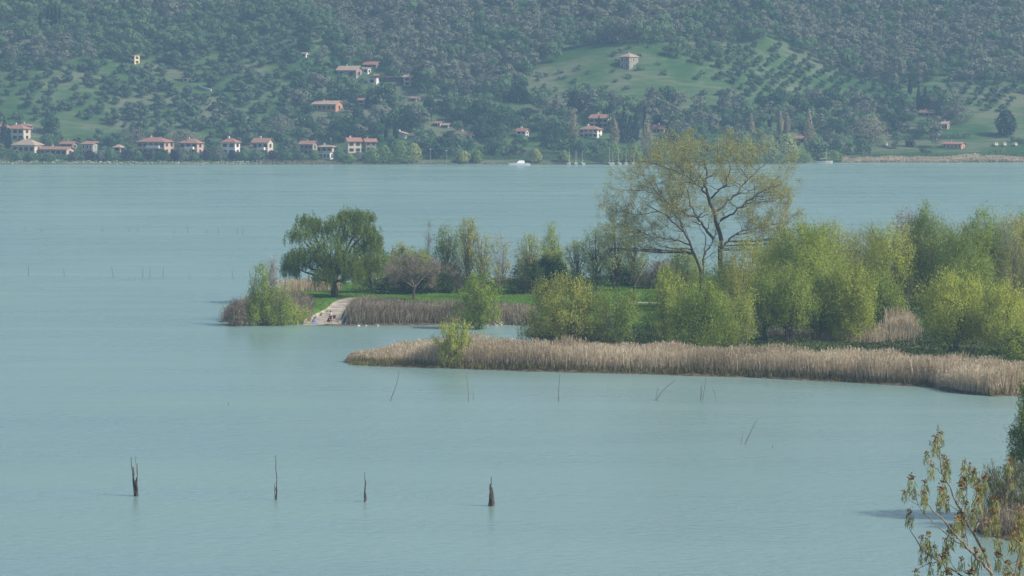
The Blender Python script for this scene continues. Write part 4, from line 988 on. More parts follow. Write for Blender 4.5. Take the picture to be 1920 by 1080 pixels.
def bird(px, py, L, label, z=0.0):
    L *= .6; P = at(px, py, z); e = empty('waterbird', (P[0], P[1], z), math.radians(200 if px % 2 else 20)); tag(e, label, 'bird', 'white birds along the cove bank')
    k = L / 1.0
    skin_body('body', M_WHITE, [(0, 0, .16 * k), (.28 * k, 0, .2 * k), (-.25 * k, 0, .15 * k), (-.42 * k, 0, .22 * k), (.38 * k, 0, .40 * k), (.40 * k, 0, .58 * k), (.50 * k, 0, .57 * k)],
              [(0, 1), (0, 2), (2, 3), (1, 4), (4, 5), (5, 6)], [(.19 * k, .16 * k), (.12 * k,) * 2, (.15 * k,) * 2, (.05 * k,) * 2, (.05 * k,) * 2, (.06 * k,) * 2, (.03 * k,) * 2], e, 1)
    mb = MB(); mb.add([(.52 * k, -.02 * k, .57 * k), (.52 * k, .02 * k, .57 * k), (.52 * k, 0, .60 * k), (.64 * k, 0, .55 * k)], [(0, 1, 2), (0, 3, 1), (1, 3, 2), (2, 3, 0)])
    mb.build('beak', roughmat('orange_beak', (.5, .2, .03), (.6, .25, .05), 9, .5), e)
bird(639, 605.5, 1.0, 'white bird resting where beach and scrub meet', GZ(*at(639, 605.5, .1)[:2]))
bird(673, 611.5, .8, 'white swimming bird nearest the beach')
bird(687, 611.5, .55, 'smaller white bird next to the swimming one')
bird(709, 610.5, .6, 'white bird close to the middle of the cove scrub')
bird(914, 611, .6, 'white bird at the foot of the drooping bush')
bird(932, 611, .55, 'white bird farthest into the cove')
# stones at the cove
r = rng_(12)
def rocks(name, XY, hf, smin, smax, mat, seed, label):
    r = rng_(seed); V = []; F = []; base = np.array([(1, 0, 0), (-1, 0, 0), (0, 1, 0), (0, -1, 0), (0, 0, 1), (0, 0, -1), (.7, .7, .3), (-.7, .6, .4)])[:6]
    fc = np.array([(0, 2, 4), (2, 1, 4), (1, 3, 4), (3, 0, 4), (2, 0, 5), (1, 2, 5), (3, 1, 5), (0, 3, 5)])
    n = len(XY); Z = hf(XY[:, 0], XY[:, 1]); sz = r.uniform(smin, smax, n)
    Vs = base[None] * sz[:, None, None] * r.uniform(.6, 1.3, (n, 6, 1)) * [1, 1, .6] + np.stack([XY[:, 0], XY[:, 1], Z + sz * .2], 1)[:, None]
    Fs = fc[None] + np.arange(n)[:, None, None] * 6
    o = mobj(name, mesh_np(name, Vs.reshape(-1, 3), Fs.reshape(-1, 3), mat, attr=r.uniform(0, 1, n * 8)))
    tag(o, label, 'stones', kind='stuff')
M_STONE = leafmat('pale_stones', (.16, .14, .11), (.36, .33, .28), (.52, .49, .43), 0, 0)
rocks('cove_stones', scatter_poly(np.array([G(925, 611), G(1000, 611), G(1000, 603), G(935, 606)]), 120, r), pen_h, .1, .35, M_STONE, 71, 'pale stones on the little shore beyond the drooping bush')
rocks('tip_stones', scatter_poly(np.array([G(462, 608.5), G(560, 609), G(560, 606), G(462, 604.5)]), 150, r), pen_h, .12, .4, M_STONE, 72, 'pale stones along the waterline of the peninsula tip')

# ------------------------------------------------------------------ houses on the far shore
def facade(name, c): return roughmat(name, tuple(x * .85 for x in c), c, .6, .9)
W_CREAM = facade('cream_render', (.55, .48, .38)); W_PINK = facade('pink_render', (.50, .36, .30)); W_WHITE = facade('white_render', (.74, .72, .68))
W_STONE = roughmat('field_stone', (.17, .15, .13), (.33, .29, .25), 1.2, .95, None, .4); W_GREY = facade('grey_render', (.36, .36, .34)); W_TERRA = facade('terracotta_render', (.50, .25, .16))
W_YEL = facade('yellow_render', (.68, .58, .34)); W_DARK = facade('dark_boards', (.07, .065, .06))
R_TILE = roughmat('terracotta_roof_tiles', (.20, .11, .08), (.36, .205, .15), 1.4, .9, (3, .8, 1), .5)
R_PALE = roughmat('pale_roof_tiles', (.26, .19, .145), (.42, .31, .245), 1.4, .9, (3, .8, 1), .5)
R_RED = roughmat('red_roof_tiles', (.22, .105, .08), (.34, .175, .135), 1.4, .9, (3, .8, 1), .5)
R_DARK = roughmat('brown_roof_tiles', (.13, .09, .075), (.22, .15, .12), 1.4, .9)
GLASS = roughmat('dark_window_glass', (.015, .018, .022), (.04, .045, .05), 3, .15)
FRAME = roughmat('brown_shutters', (.09, .06, .045), (.15, .10, .075), 3, .7); FRAME_W = roughmat('pale_window_frames', (.4, .38, .34), (.5, .48, .44), 3, .7)
_wm = {}
def window_meshes(w, h, fm):
    k = (round(w, 1), round(h, 1), fm.name)
    if k not in _wm:
        a = MB(); t = .1
        a.box(-w / 2 - t, -w / 2, -.1, 0, -h / 2 - t, h / 2 + t); a.box(w / 2, w / 2 + t, -.1, 0, -h / 2 - t, h / 2 + t); a.box(-w / 2, w / 2, -.1, 0, h / 2, h / 2 + t); a.box(-w / 2, w / 2, -.14, 0, -h / 2 - t, -h / 2)
        a.box(-w * .95, -w / 2 - t - .01, -.05, -.01, -h / 2, h / 2); a.box(w / 2 + t + .01, w * .95, -.05, -.01, -h / 2, h / 2)
        o1 = a.build('window', fm); c = MB().box(-w / 2 + .01, w / 2 - .01, -.04, .02, -h / 2 + .01, h / 2 - .01); o2 = c.build('pane', GLASS)
        _wm[k] = (o1.data, o2.data); bpy.data.objects.remove(o1); bpy.data.objects.remove(o2)
    return _wm[k]
HOUSES = []
def house(cx, base, wpx, hpx, label, wall=W_CREAM, roof=R_TILE, style='hip', rot=-24, floors=2, cols=3, rh=None, balc=0, chim=1, name='house', dp=None, fr=FRAME, scols=1, cat='house', ov=.6, wing=False):
    """cx, base: photo pixel of the foot of the facade; wpx, hpx: full width and height in photo pixels"""
    Pp = hit_hill(cx, base); s = SC(Pp[1]); a = math.radians(abs(rot))
    Dp = dp or max(3.0, min(9.0, .5 * wpx / s))
    Wd = max(2.2, (wpx / s - 2 * ov - Dp * math.sin(a)) / math.cos(a)); Ht = hpx / s
    rh = rh if rh is not None else min(2.2, .26 * Ht); Hw = Ht - rh
    zc = min(float(hill_h(Pp[0], Pp[1])), float(hill_h(Pp[0], Pp[1] + Dp)))
    e = empty(name, (Pp[0], Pp[1] + Dp / 2, Pp[2]), math.radians(rot)); tag(e, label, cat)
    HOUSES.append((cx, base, wpx, hpx))
    x, y = Wd / 2, Dp / 2
    MB().box(-x, x, -y, y, -3, Hw).build('wall', wall, e)
    o = ov; z0, z1 = Hw - .1, Hw + rh
    rb = MB()
    if style == 'hip':
        rx = max(x - y, .3); rb.add([(-x - o, -y - o, z0), (x + o, -y - o, z0), (x + o, y + o, z0), (-x - o, y + o, z0), (-rx, 0, z1), (rx, 0, z1), (-x - o, -y - o, z0 + .18), (x + o, -y - o, z0 + .18), (x + o, y + o, z0 + .18), (-x - o, y + o, z0 + .18)],
                                    [(3, 2, 1, 0), (6, 7, 5, 4), (8, 9, 4, 5), (7, 8, 5), (9, 6, 4), (0, 1, 7, 6), (1, 2, 8, 7), (2, 3, 9, 8), (3, 0, 6, 9)])
    elif style == 'gable':
        rb.add([(-x - o, -y - o, z0), (x + o, -y - o, z0), (x + o, y + o, z0), (-x - o, y + o, z0), (-x - o, 0, z1), (x + o, 0, z1), (-x - o, -y - o, z0 + .2), (x + o, -y - o, z0 + .2), (x + o, y + o, z0 + .2), (-x - o, y + o, z0 + .2), (-x - o, 0, z1 - .2), (x + o, 0, z1 - .2)],
               [(6, 7, 5, 4), (8, 9, 4, 5), (0, 1, 7, 6), (2, 3, 9, 8), (0, 10, 11, 1), (10, 3, 2, 11), (0, 6, 4, 10), (10, 4, 9, 3), (1, 11, 5, 7), (11, 2, 8, 5)])
        g = MB(); 
        for sx in (-1, 1): g.add([(sx * x, -y, Hw - .02), (sx * x, y, Hw - .02), (sx * x, 0, z1 - .3), (sx * (x - .2), -y, Hw - .02), (sx * (x - .2), y, Hw - .02), (sx * (x - .2), 0, z1 - .3)], [(0, 1, 2), (5, 4, 3), (0, 2, 5, 3), (1, 4, 5, 2)])
        g.build('gable_wall', wall, e)
    elif style == 'shed':
        rb.add([(-x - o, -y - o, z0), (x + o, -y - o, z0), (x + o, y + o, z1 - .2), (-x - o, y + o, z1 - .2), (-x - o, -y - o, z0 + .2), (x + o, -y - o, z0 + .2), (x + o, y + o, z1), (-x - o, y + o, z1)], [(3, 2, 1, 0), (4, 5, 6, 7), (0, 1, 5, 4), (1, 2, 6, 5), (2, 3, 7, 6), (3, 0, 4, 7)])
    else:
        rb.box(-x - .15, x + .15, -y - .15, y + .15, Hw + .002, Hw + .35)
    ro = rb.build('roof', roof, e)
    if chim and style in ('hip', 'gable'):
        MB().box(-x * .4 - .35, -x * .4 + .35, .3, 1.0, Hw + .2, z1 + .7).build('chimney', wall, ro)
    fh = Hw / floors; ww = min(1.1, Wd / cols * .38); wh = min(1.4, fh * .48)
    m1, m2 = window_meshes(ww, wh, fr)
    for f in range(floors):
        for c in range(cols):
            w = mobj('window', m1, e, (-x + Wd * (c + .5) / cols, -y, fh * (f + .55))); mobj('pane', m2, w)
        for c in range(scols):
            w = mobj('window', m1, e, (x, -y + Dp * (c + .5) / scols, fh * (f + .55))); w.rotation_euler = (0, 0, math.pi / 2); mobj('pane', m2, w)
        if f < balc:
            z = fh * (f + 1) if balc < floors else fh * f + .2
            bx0, bx1 = -x * .25, x * .7
            bb = MB(); bb.box(bx0, bx1, -y - 1.3, -y - .002, z - .15, z); bb.box(bx0, bx1, -y - 1.3, -y - 1.2, z + .002, z + .95); bb.box(bx0, bx0 + .1, -y - 1.19, -y - .01, z + .002, z + .95); bb.box(bx1 - .1, bx1, -y - 1.19, -y - .01, z + .002, z + .95)
            bb.build('balcony', W_WHITE if wall is not W_WHITE else W_CREAM, e)
    return e
house(4, 258, 30, 26, 'pinkish farmhouse half cut by the frame edge behind tall cypresses', W_PINK, R_TILE, cols=2)
house(33, 264, 50, 30, 'two-storey cream house with red hip roof behind the twin dark cypresses', W_CREAM, R_TILE, cols=3)
house(46, 248, 34, 16, 'upper grey house with dark red roof peeping over the two-storey cream one', W_GREY, R_TILE, cols=2, floors=1)
house(50, 288, 62, 26, 'low cream villa with broad tiled roof and white chimney near the shore cypresses', W_CREAM, R_PALE, floors=1, cols=4, rh=2.2)
house(105, 292, 70, 17, 'long low pinkish outbuilding by the shore next to the villa', W_PINK, R_TILE, 'gable', floors=1, cols=5, rh=1.2, dp=6)
house(128, 279, 36, 14, 'low stone shed with red roof above the long outbuilding', W_STONE, R_RED, 'gable', floors=1, cols=2, rh=1.2)
house(167, 291, 34, 26, 'blue-grey two-storey house with flat dark red eaves', W_GREY, R_TILE, 'shed', cols=3, rh=1.2, fr=FRAME_W)
house(222, 292, 24, 21, 'small narrow cream house with tiled roof between blue-grey and pink ones', W_CREAM, R_PALE, cols=1, chim=0)
house(290, 290, 74, 32, 'large pink and cream apartment villa with red hip roof and stacked balconies', W_PINK, R_RED, cols=5, balc=2, floors=2, scols=2)
house(358, 290, 50, 29, 'pink house half hidden by a leafless tree, next to the large apartment villa', W_PINK, R_TILE, cols=3, balc=1)
house(432, 291, 40, 32, 'white square house with reddish roof and four dark windows', W_WHITE, R_RED, cols=2, floors=2)
house(492, 293, 44, 34, 'cream-grey house with pale upper balcony and flat-ended roof', W_CREAM, R_TILE, 'gable', cols=3, balc=1)
house(578, 291, 38, 27, 'plain grey stone house with long brown-red roof', W_STONE, R_TILE, 'gable', cols=3)
house(612, 299, 32, 14, 'low bright white boathouse with open terrace at the waterline', W_WHITE, R_PALE, 'flat', floors=1, cols=3, rh=.4)
house(612, 286, 46, 14, 'cream terrace house with tiled roof directly above the white boathouse', W_CREAM, R_PALE, floors=1, cols=3)
house(662, 287, 36, 29, 'cream two-storey house with white corner wall near the shore willows', W_CREAM, R_RED, 'gable', cols=2, rot=20)
house(693, 284, 30, 24, 'brownish annex with dark red roof joined beside the white-cornered house', W_STONE, R_RED, 'gable', cols=2, rot=20)
house(614, 209, 62, 20, 'long terracotta farmhouse with bright white end on the hillside', W_TERRA, R_PALE, 'gable', floors=1, cols=5, rh=1.6)
house(680, 201, 22, 17, 'tiny stone house beside dark cypress clump on the slope', W_STONE, R_TILE, 'gable', cols=1, chim=0)
house(655, 146, 52, 22, 'brown stone barn of the hilltop hamlet with long lean roof', W_STONE, R_PALE, 'gable', floors=1, cols=2, rh=2)
house(683, 139, 26, 12, 'pale cream wing behind the brown stone barn', W_WHITE, R_PALE, 'shed', floors=1, cols=2, rh=.6, ov=.2)
house(697, 128, 36, 12, 'topmost house of the hamlet with sunlit red roof', W_STONE, R_RED, 'gable', floors=1, cols=3, rh=1.4)
house(700, 158, 28, 12, 'bright white curved-looking terrace building below the hamlet', W_WHITE, R_PALE, 'flat', floors=1, cols=1, rh=.2, scols=0)
house(708, 148, 20, 9, 'small orange-tinted hut between white terrace and long dark roof', W_PINK, R_TILE, 'gable', floors=1, cols=1, rh=.8, chim=0)
house(738, 154, 52, 12, 'long low house with dark front joined to the pink tower house', W_DARK, R_DARK, 'shed', floors=1, cols=4, rh=.6, rot=-5)  # dark wall colour and brown roof on every side
house(766, 162, 24, 21, 'salmon pink tower house at the end of the long dark front', W_PINK, R_PALE, 'gable', floors=2, cols=1, rh=1)
house(344, 153, 34, 7, 'flat tan roofed shelter among the upper olives', W_CREAM, R_PALE, 'shed', floors=1, cols=3, rh=.5, chim=0)
house(253, 121, 13, 18, 'narrow yellow tower-like house in the woods', W_YEL, R_PALE, 'shed', floors=2, cols=1, rh=.5, rot=-40, ov=.3)
house(242, 137, 12, 7, 'tiny white hut below the narrow yellow house', W_WHITE, R_PALE, 'gable', floors=1, cols=1, rh=.6, chim=0, ov=.2)
house(572, 109, 13, 10, 'tiny white house high on the wooded slope', W_WHITE, R_PALE, 'gable', floors=1, cols=1, rh=.6, chim=0, ov=.3)
house(1180, 130, 38, 30, 'grey stone tower house with sunlit pink roof on the grassy knoll', W_STONE, R_PALE, 'hip', floors=2, cols=2, rh=1.6, rot=-38, fr=FRAME_W, dp=6.5, ov=.4)
house(1127, 240, 48, 25, 'cream villa with long tiled roof and one cypress before it', W_CREAM, R_TILE, 'gable', floors=2, cols=4, rh=1.7)
house(1108, 258, 48, 22, 'white villa with arched porch just below the cream one', W_WHITE, R_TILE, 'hip', floors=2, cols=4, rh=1.5, balc=1)
house(1238, 249, 32, 14, 'low red-roofed house right of the tan poplars', W_CREAM, R_RED, 'gable', floors=1, cols=3, rh=1.8)
house(980, 259, 28, 18, 'small white house with red roof among dark pines', W_WHITE, R_RED, 'gable', cols=2, rh=1.3)
house(871, 264, 44, 17, 'grey and white low house hidden among garden trees', W_WHITE, R_DARK, 'gable', floors=1, cols=4, rh=1.6)
house(823, 238, 18, 10, 'little cream house above the garden trees', W_CREAM, R_TILE, 'gable', floors=1, cols=2, rh=.9, chim=0)
house(838, 240, 16, 9, 'little tan-roofed hut beside the little cream house', W_STONE, R_PALE, 'gable', floors=1, cols=1, rh=.9, chim=0)
house(752, 261, 24, 14, 'pale blue-white gabled shed between two cypress pairs', W_WHITE, R_PALE, 'gable', floors=1, cols=2, rh=1.0, rot=60, dp=5)
house(1742, 219, 40, 13, 'grey farmhouse with white chimneys above the shore meadow', W_STONE, R_DARK, 'gable', floors=1, cols=3, rh=1.4)
house(1773, 243, 22, 15, 'small pink house beside dark bushes over the meadow', W_PINK, R_PALE, 'gable', floors=1, cols=2, rh=1.2)
house(1503, 268, 26, 13, 'low house with red roof behind the shore trees', W_STONE, R_RED, 'gable', floors=1, cols=2, rh=1.2)
house(1708, 276, 26, 13, 'dark boarded cabin on the shore meadow', W_DARK, R_DARK, 'flat', floors=1, cols=2, rh=.3)
house(1790, 279, 48, 13, 'low brick-red pavilion with white openings on the shore meadow', W_TERRA, R_TILE, 'gable', floors=1, cols=5, rh=1.0, fr=FRAME_W)
house(778, 190, 14, 8, 'small stone hut near the white terrace walls', W_STONE, R_TILE, 'gable', floors=1, cols=1, rh=.7, chim=0)
def wallseg(name, pts, h, th, mat, label, cat='wall'):
    A = [hit_hill(*p) for p in pts]; mb = MB()
    for a, c in zip(A[:-1], A[1:]):
        d = unit((c - a) * [1, 1, 0]); nrm = np.array([-d[1], d[0], 0]) * th / 2
        V = [a - nrm, c - nrm, c + nrm, a + nrm]; V = [v + [0, 0, -1] for v in V] + [v + [0, 0, h] for v in V]
        mb.add(V, [(3, 2, 1, 0), (4, 5, 6, 7), (0, 1, 5, 4), (1, 2, 6, 5), (2, 3, 7, 6), (3, 0, 4, 7)])
    o = mb.build(name, mat); tag(o, label, cat); 
    for p in pts: HOUSES.append((p[0], p[1], 14, 5))
wallseg('retaining_wall', [(374, 163), (385, 167), (396, 171)], .8, .4, W_WHITE, 'white slanting wall of the track among the olives')
wallseg('terrace_wall', [(765, 185), (788, 188)], .9, .5, W_WHITE, 'long white terrace wall below the salmon pink tower house')
wallseg('low_wall', [(805, 190), (816, 191)], .7, .5, W_WHITE, 'short white wall beyond the long terrace wall')
wallseg('field_wall', [(1660, 241), (1720, 241)], .7, .5, W_CREAM, 'pale field wall above the shore meadow')
# white caravans on the meadow
for i, (x, lab) in enumerate([(1866, 'white caravan on the meadow nearest the red pavilion'), (1882, 'white caravan in the middle of the meadow row'), (1903, 'white caravan closest to the dark conifer'), (1660, 'white van parked beneath the big leafless tree')]):
    Pp = hit_hill(x, 274); e = empty('caravan' if i < 3 else 'van', Pp, .1 * i + .9, .62); tag(e, lab, 'caravan' if i < 3 else 'van', 'caravans on the meadow' if i < 3 else None)
    HOUSES.append((x, 274, 14, 10))
    b = MB(); b.add([(-2.1, -1, .45), (2.1, -1, .45), (2.3, -1, 1.2), (1.9, -1, 2.3), (-1.9, -1, 2.3), (-2.2, -1, 1.2), (-2.1, 1, .45), (2.1, 1, .45), (2.3, 1, 1.2), (1.9, 1, 2.3), (-1.9, 1, 2.3), (-2.2, 1, 1.2)],
                    [(0, 1, 2, 3, 4, 5), (11, 10, 9, 8, 7, 6), (0, 6, 7, 1), (1, 7, 8, 2), (2, 8, 9, 3), (3, 9, 10, 4), (4, 10, 11, 5), (5, 11, 6, 0)]); b.build('body', W_CREAM, e)
    MB().box(-.9, .8, -1.04, -1.002, 1.3, 1.9).build('window', GLASS, e)
    for sx in ((-.2,) if i < 3 else (-1.3, 1.3)):
        MB().tube([(sx, -.95, .3), (sx, .95, .3)], .32, 12).build('wheel', W_DARK, e)
# mooring jetty, boats and masts
def boat(px, py, L, mast, label, cab=False, name='sailing_boat', rz=0.0, group='moored sailing boats', dy=0):
    P = at(px, py, 0); P[1] += dy; e = empty(name, (P[0], P[1], 0), rz); tag(e, label, 'boat', group)
    V = []; n = 7
    for i in range(n):
        t = i / (n - 1); w = .17 * L * math.sin(math.pi * min(.98, .32 + t * .68)) ** .7 * (1 if t < .99 else .1)
        x = (t - .5) * L
        V += [(x, -w, .75 + .25 * t), (x, w, .75 + .25 * t), (x, -w * .6, -.2), (x, w * .6, -.2)]
    F = []
    for i in range(n - 1):
        a, c = i * 4, i * 4 + 4
        F += [(a, c, c + 1, a + 1), (a, a + 2, c + 2, c), (a + 1, c + 1, c + 3, a + 3), (a + 2, a + 3, c + 3, c + 2)]
    F += [(0, 1, 3, 2), ((n - 1) * 4, (n - 1) * 4 + 2, (n - 1) * 4 + 3, (n - 1) * 4 + 1)]
    MB().add(V, F).build('hull', M_WHITE if cab else W_GREY, e)
    if mast: MB().tube([(.1 * L, 0, .8), (.1 * L, 0, mast)], [.10, .07], 6).build('mast', W_GREY, e); MB().tube([(.1 * L, 0, 1.9), (-.32 * L, 0, 1.8)], .09, 6).build('boom', W_CREAM, e)
    if cab:
        MB().add([(-.25 * L, -.11 * L, .95), (.15 * L, -.11 * L, .95), (.15 * L, .11 * L, .95), (-.25 * L, .11 * L, .95), (-.22 * L, -.09 * L, 2.0), (.02 * L, -.09 * L, 2.0), (.02 * L, .09 * L, 2.0), (-.22 * L, .09 * L, 2.0)],
                 [(4, 5, 6, 7), (0, 1, 5, 4), (1, 2, 6, 5), (2, 3, 7, 6), (3, 0, 4, 7)]).build('cabin', M_WHITE, e)
        MB().add([(.03 * L, -.085 * L, 1.95), (.03 * L, .085 * L, 1.95), (.14 * L, .1 * L, 1.05), (.14 * L, -.1 * L, 1.05)], [(0, 3, 2, 1)]).build('windscreen', GLASS, e)
boat(974, 310.5, 8.5, 0, 'white motorboat with raised cabin moored alone', True, 'motor_boat', math.pi, None)
MASTS = [(1067, 8.0, 'first'), (1080, 7.2, 'second'), (1143, 8.8, 'fourth'), (1149, 7.0, 'fifth'), (1160, 8.6, 'sixth'), (1174, 7.8, 'seventh'), (1092, 6.8, 'third'), (1188, 6.5, 'eighth')]
for i, (x, h, w_) in enumerate(MASTS):
    boat(x, 309.0, 4.6, h * .8, '%s sailing boat of the moored row counting from the motorboat' % w_, rz=math.radians(80 + (i * 37) % 25), dy=-1)
boat(1546, 305.8, 6.5, 6.0, 'sailing boat with dark red cover moored by the shore willows', False, 'sailing_boat', 0, None, dy=-1)
PJ = [at(1040, 308.4, 0), at(1200, 308.4, 0)]
e = empty('jetty', PJ[0]); tag(e, 'long low jetty the sailing boats lie at', 'jetty')
Lj = PJ[1][0] - PJ[0][0]; MB().box(0, Lj, -.7, .7, .45, .65).build('deck', BARK, e)
for k in range(9): MB().tube([(1 + k * (Lj - 2) / 8, 0, -1), (1 + k * (Lj - 2) / 8, 0, .44)], .12, 6).build('pile', BARK_DARK, e)
for i, (x, top, lab) in enumerate([(807, 280, 'thin shore lamp post near the yellow shore willow'), (837, 283, 'thin pale shore post between willow and motorboat'), (1002, 286, 'thin pale shore post right after the motorboat')]):
    Pp = hit_hill(x, 303); s = SC(Pp[1]); e = empty('lamp_post', Pp); tag(e, lab, 'lamp post')
    h = (303 - top) / s; MB().tube([(0, 0, -.3), (0, 0, h)], [.09, .06], 6).build('pole', M_METAL, e); MB().box(-.4, .4, -.12, .12, h + .005, h + .16).build('lamp_head', M_WHITE, e)

# ------------------------------------------------------------------ far trees
def far_mesh(seed, H, W, shape, n, ll, up=0.0, mat=None, cb=.1, lumps=7, trunk=.12):
    """one small tree with trunk and crown in one mesh, for the hundreds on the hill"""
    r = rng_(seed)
    # crown made of several lumps
    k = lumps; u = r.uniform(.12, .85, k); th = r.uniform(0, 6.28, k)
    c = np.stack([np.cos(th) * prof(shape, u) * W * .26, np.sin(th) * prof(shape, u) * W * .26, H * (cb + (1 - cb) * u)], 1)
    i = r.integers(0, k, n); d = unit(r.normal(size=(n, 3)) + [0, 0, .35]) * r.uniform(.75, 1.05, n)[:, None]
    C = c[i] + d * [W * .27, W * .27, H * (1 - cb) * .24]
    V, F = card_geo(C, unit(d) + r.normal(0, .16, (n, 3)), ll * 1.15 * r.uniform(.7, 1.4, n), ll * .95, r)
    v = np.clip(.5 * r.uniform(0, 1, k)[i] + .5 * r.uniform(0, 1, n), 0, 1)
    tbv = []; tf = []
    rr = trunk
    for z, q in ((-.5, rr * 1.4), (H * .55, rr * .5)):
        tbv += [(q * math.cos(a), q * math.sin(a), z) for a in (0, 1.57, 3.14, 4.71)]
    tf = [(j, (j + 1) % 4, 4 + (j + 1) % 4, 4 + j) for j in range(4)]
    V = np.concatenate([V, np.array(tbv)]); F = np.concatenate([F, np.array(tf) + 4 * n])
    return mesh_np('far_tree', V, F, [mat, BARK_DARK], mi=[0] * n + [1] * 4, attr=np.concatenate([v, np.zeros(4)]))
OL = [far_mesh(100 + i, 5.4, 6.4, 'round', 300, .8, 0, H_OLIVE, .14, 6) for i in range(4)]
WD = [far_mesh(120 + i, 9.0, 9.0, 'egg', 300, .95, .6, H_WOOD, .1, 6) for i in range(4)]
WG = [far_mesh(140 + i, 8.0, 8.6, 'egg', 300, .9, .2, H_WOODG, .08, 6) for i in range(4)]
SH = [far_mesh(160 + i, 2.6, 3.6, 'dome', 110, .5, 0, H_OLIVE, .0, 5) for i in range(3)]
CN = [far_mesh(170 + i, 8.0, 8.0, 'egg', 360, .85, 0, H_PINE, .05, 6) for i in range(3)]

def inpoly(px, py, poly): return sdist(np.array(poly, float), px, py) > 0
r = rng_(2024)
cell = 5.9
gx, gy = np.meshgrid(np.arange(-330, 330, cell), np.arange(8, 262, cell))
gx = gx + .55 * gy; gx = np.where(gx > 330, gx - 660, gx)
jit = np.where(gx > 90, .14, .36)
X = (gx + r.uniform(-1, 1, gx.shape) * jit * cell).ravel(); Sx = (gy + r.uniform(-1, 1, gx.shape) * jit * cell).ravel()
Y = Sx + shore_y(X); Z = hill_h(X, Y); PX, PY = project(X, Y, Z)
rnd = r.uniform(0, 1, len(X)); n1 = noise2(X * .05, Y * .05, 301, 3); n2 = noise2(X * .03, Y * .045, 302, 3)
kind = np.full(len(X), 'none', dtype='<U6')
wood_line = 100 + 35 * np.sin(PX / 140.) * 0 + np.interp(PX, [0, 150, 250, 480, 560, 640, 760, 860, 960, 1000, 1060, 1110, 1330, 1480, 1600, 1750, 1920], [118, 126, 112, 98, 60, 100, 150, 185, 160, 135, 100, 84, 88, 95, 140, 150, 165]) - 100 + 9 * n1
wood = PY < wood_line
kind[wood] = np.where(rnd[wood] < .62 - .45 * n2[wood] - .0, 'bare', 'green')
kind[wood & (PX < 700) & (n2 > -.2) & (rnd < .5)] = 'green'
kind[wood & (PX < 560) & (PY > 40) & (rnd < .35)] = 'olive'
ol = ~wood & (PX < 560)
kind[ol & (rnd < .98)] = 'olive'
mid = ~wood & (PX >= 560) & (PX < 1000)
kind[mid] = np.where(rnd[mid] < .25, 'olive', np.where(rnd[mid] < .55, 'green', np.where(rnd[mid] < .85, 'pine', 'bare')))
kn = ~wood & (PX >= 1000) & (PX < 1340)
kind[kn] = 'none'
kind[kn & (PY > 188) & (rnd < .8)] = 'green'
kind[kn & (PY > 200) & (rnd < .35)] = 'bare'
kind[kn & (PY > 130) & (PY < 190) & (PX < 1130) & (rnd < .75)] = 'shrub'
kind[kn & (PY > 85) & (PY < 200) & (PX >= 1130) & (rnd < .75 + .25 * n1)] = 'shrub'
kind[kn & (PX < 1060) & (PY < 130 - (PX - 1000) * .5) & (rnd < .8)] = 'bare'
kind[kn & (PX > 1240) & (PY > 95) & (PY < 125) & (rnd < .7)] = 'green'
rt = ~wood & (PX >= 1340) & (PX < 1740)
kind[rt & (PY < 195) & (rnd < .9)] = 'olive'
kind[rt & (PY >= 195)] = np.where(rnd[rt & (PY >= 195)] < .35, 'bare', np.where(rnd[rt & (PY >= 195)] < .8, 'green', 'pine'))
rr_ = ~wood & (PX >= 1740)
kind[rr_ & (PY < 215)] = np.where(rnd[rr_ & (PY < 215)] < .8, 'olive', 'none')
kind[rr_ & (PY >= 195) & (PX < 1800)] = np.where(rnd[rr_ & (PY >= 195) & (PX < 1800)] < .6, 'bare', 'green')
# open ground
for poly, thin in [([(85, 226), (112, 218), (170, 232), (250, 245), (240, 262), (130, 266), (90, 250)], 1), ([(200, 198), (268, 190), (292, 198), (262, 208), (205, 206)], 1), ([(20, 160), (80, 120), (150, 130), (130, 200), (20, 220)], .1),
                   ([(0, 180), (60, 180), (70, 225), (0, 228)], .15), ([(1815, 228), (1880, 228), (1885, 258), (1820, 262)], 1), ([(1650, 258), (1925, 256), (1925, 320), (1600, 320)], .9), ([(380, 215), (410, 213), (415, 222), (385, 224)], 1),
                   ([(240, 246), (480, 250), (480, 262), (240, 262)], .5), ([(1400, 85), (1470, 80), (1500, 110), (1420, 120)], .3), ([(1280, 180), (1480, 190), (1480, 218), (1280, 218)], .6), ([(1240, 120), (1340, 130), (1400, 180), (1300, 190)], .5)]:
    k = inpoly(PX, PY, poly) & (r.uniform(0, 1, len(X)) < thin); kind[k] = 'none'
kind[(Sx < 9)] = 'none'
kind[(Sx < 40) & (rnd < .3)] = 'none'
Hk = {'olive': 5, 'bare': 8.5, 'green': 8, 'pine': 8, 'shrub': 2.4, 'none': 0}
SPECIALS = [(12, 282, 24, 62), (724, 265, 8, 37), (741, 265, 9, 43), (697, 204, 26, 24), (760, 250, 30, 22), (1178, 268, 46, 70), (1209, 262, 9, 60), (1133, 216, 7, 30), (1142, 222, 24, 28), (1076, 282, 20, 78), (1152, 276, 20, 54), (1213, 296, 26, 80),
            (1408, 255, 13, 42), (1470, 252, 26, 42), (1517, 288, 24, 84), (1038, 290, 66, 52), (945, 250, 60, 44), (905, 262, 40, 30), (1728, 206, 30, 46), (1706, 178, 9, 28), (1672, 174, 6, 22), (985, 194, 60, 30), (1630, 290, 70, 78), (95, 250, 34, 36), (94, 50, 44, 42),
            (345, 282, 60, 40), (250, 272, 60, 34), (525, 256, 60, 40), (1443, 240, 8, 35), (1078, 212, 30, 38), (1570, 262, 44, 36)]
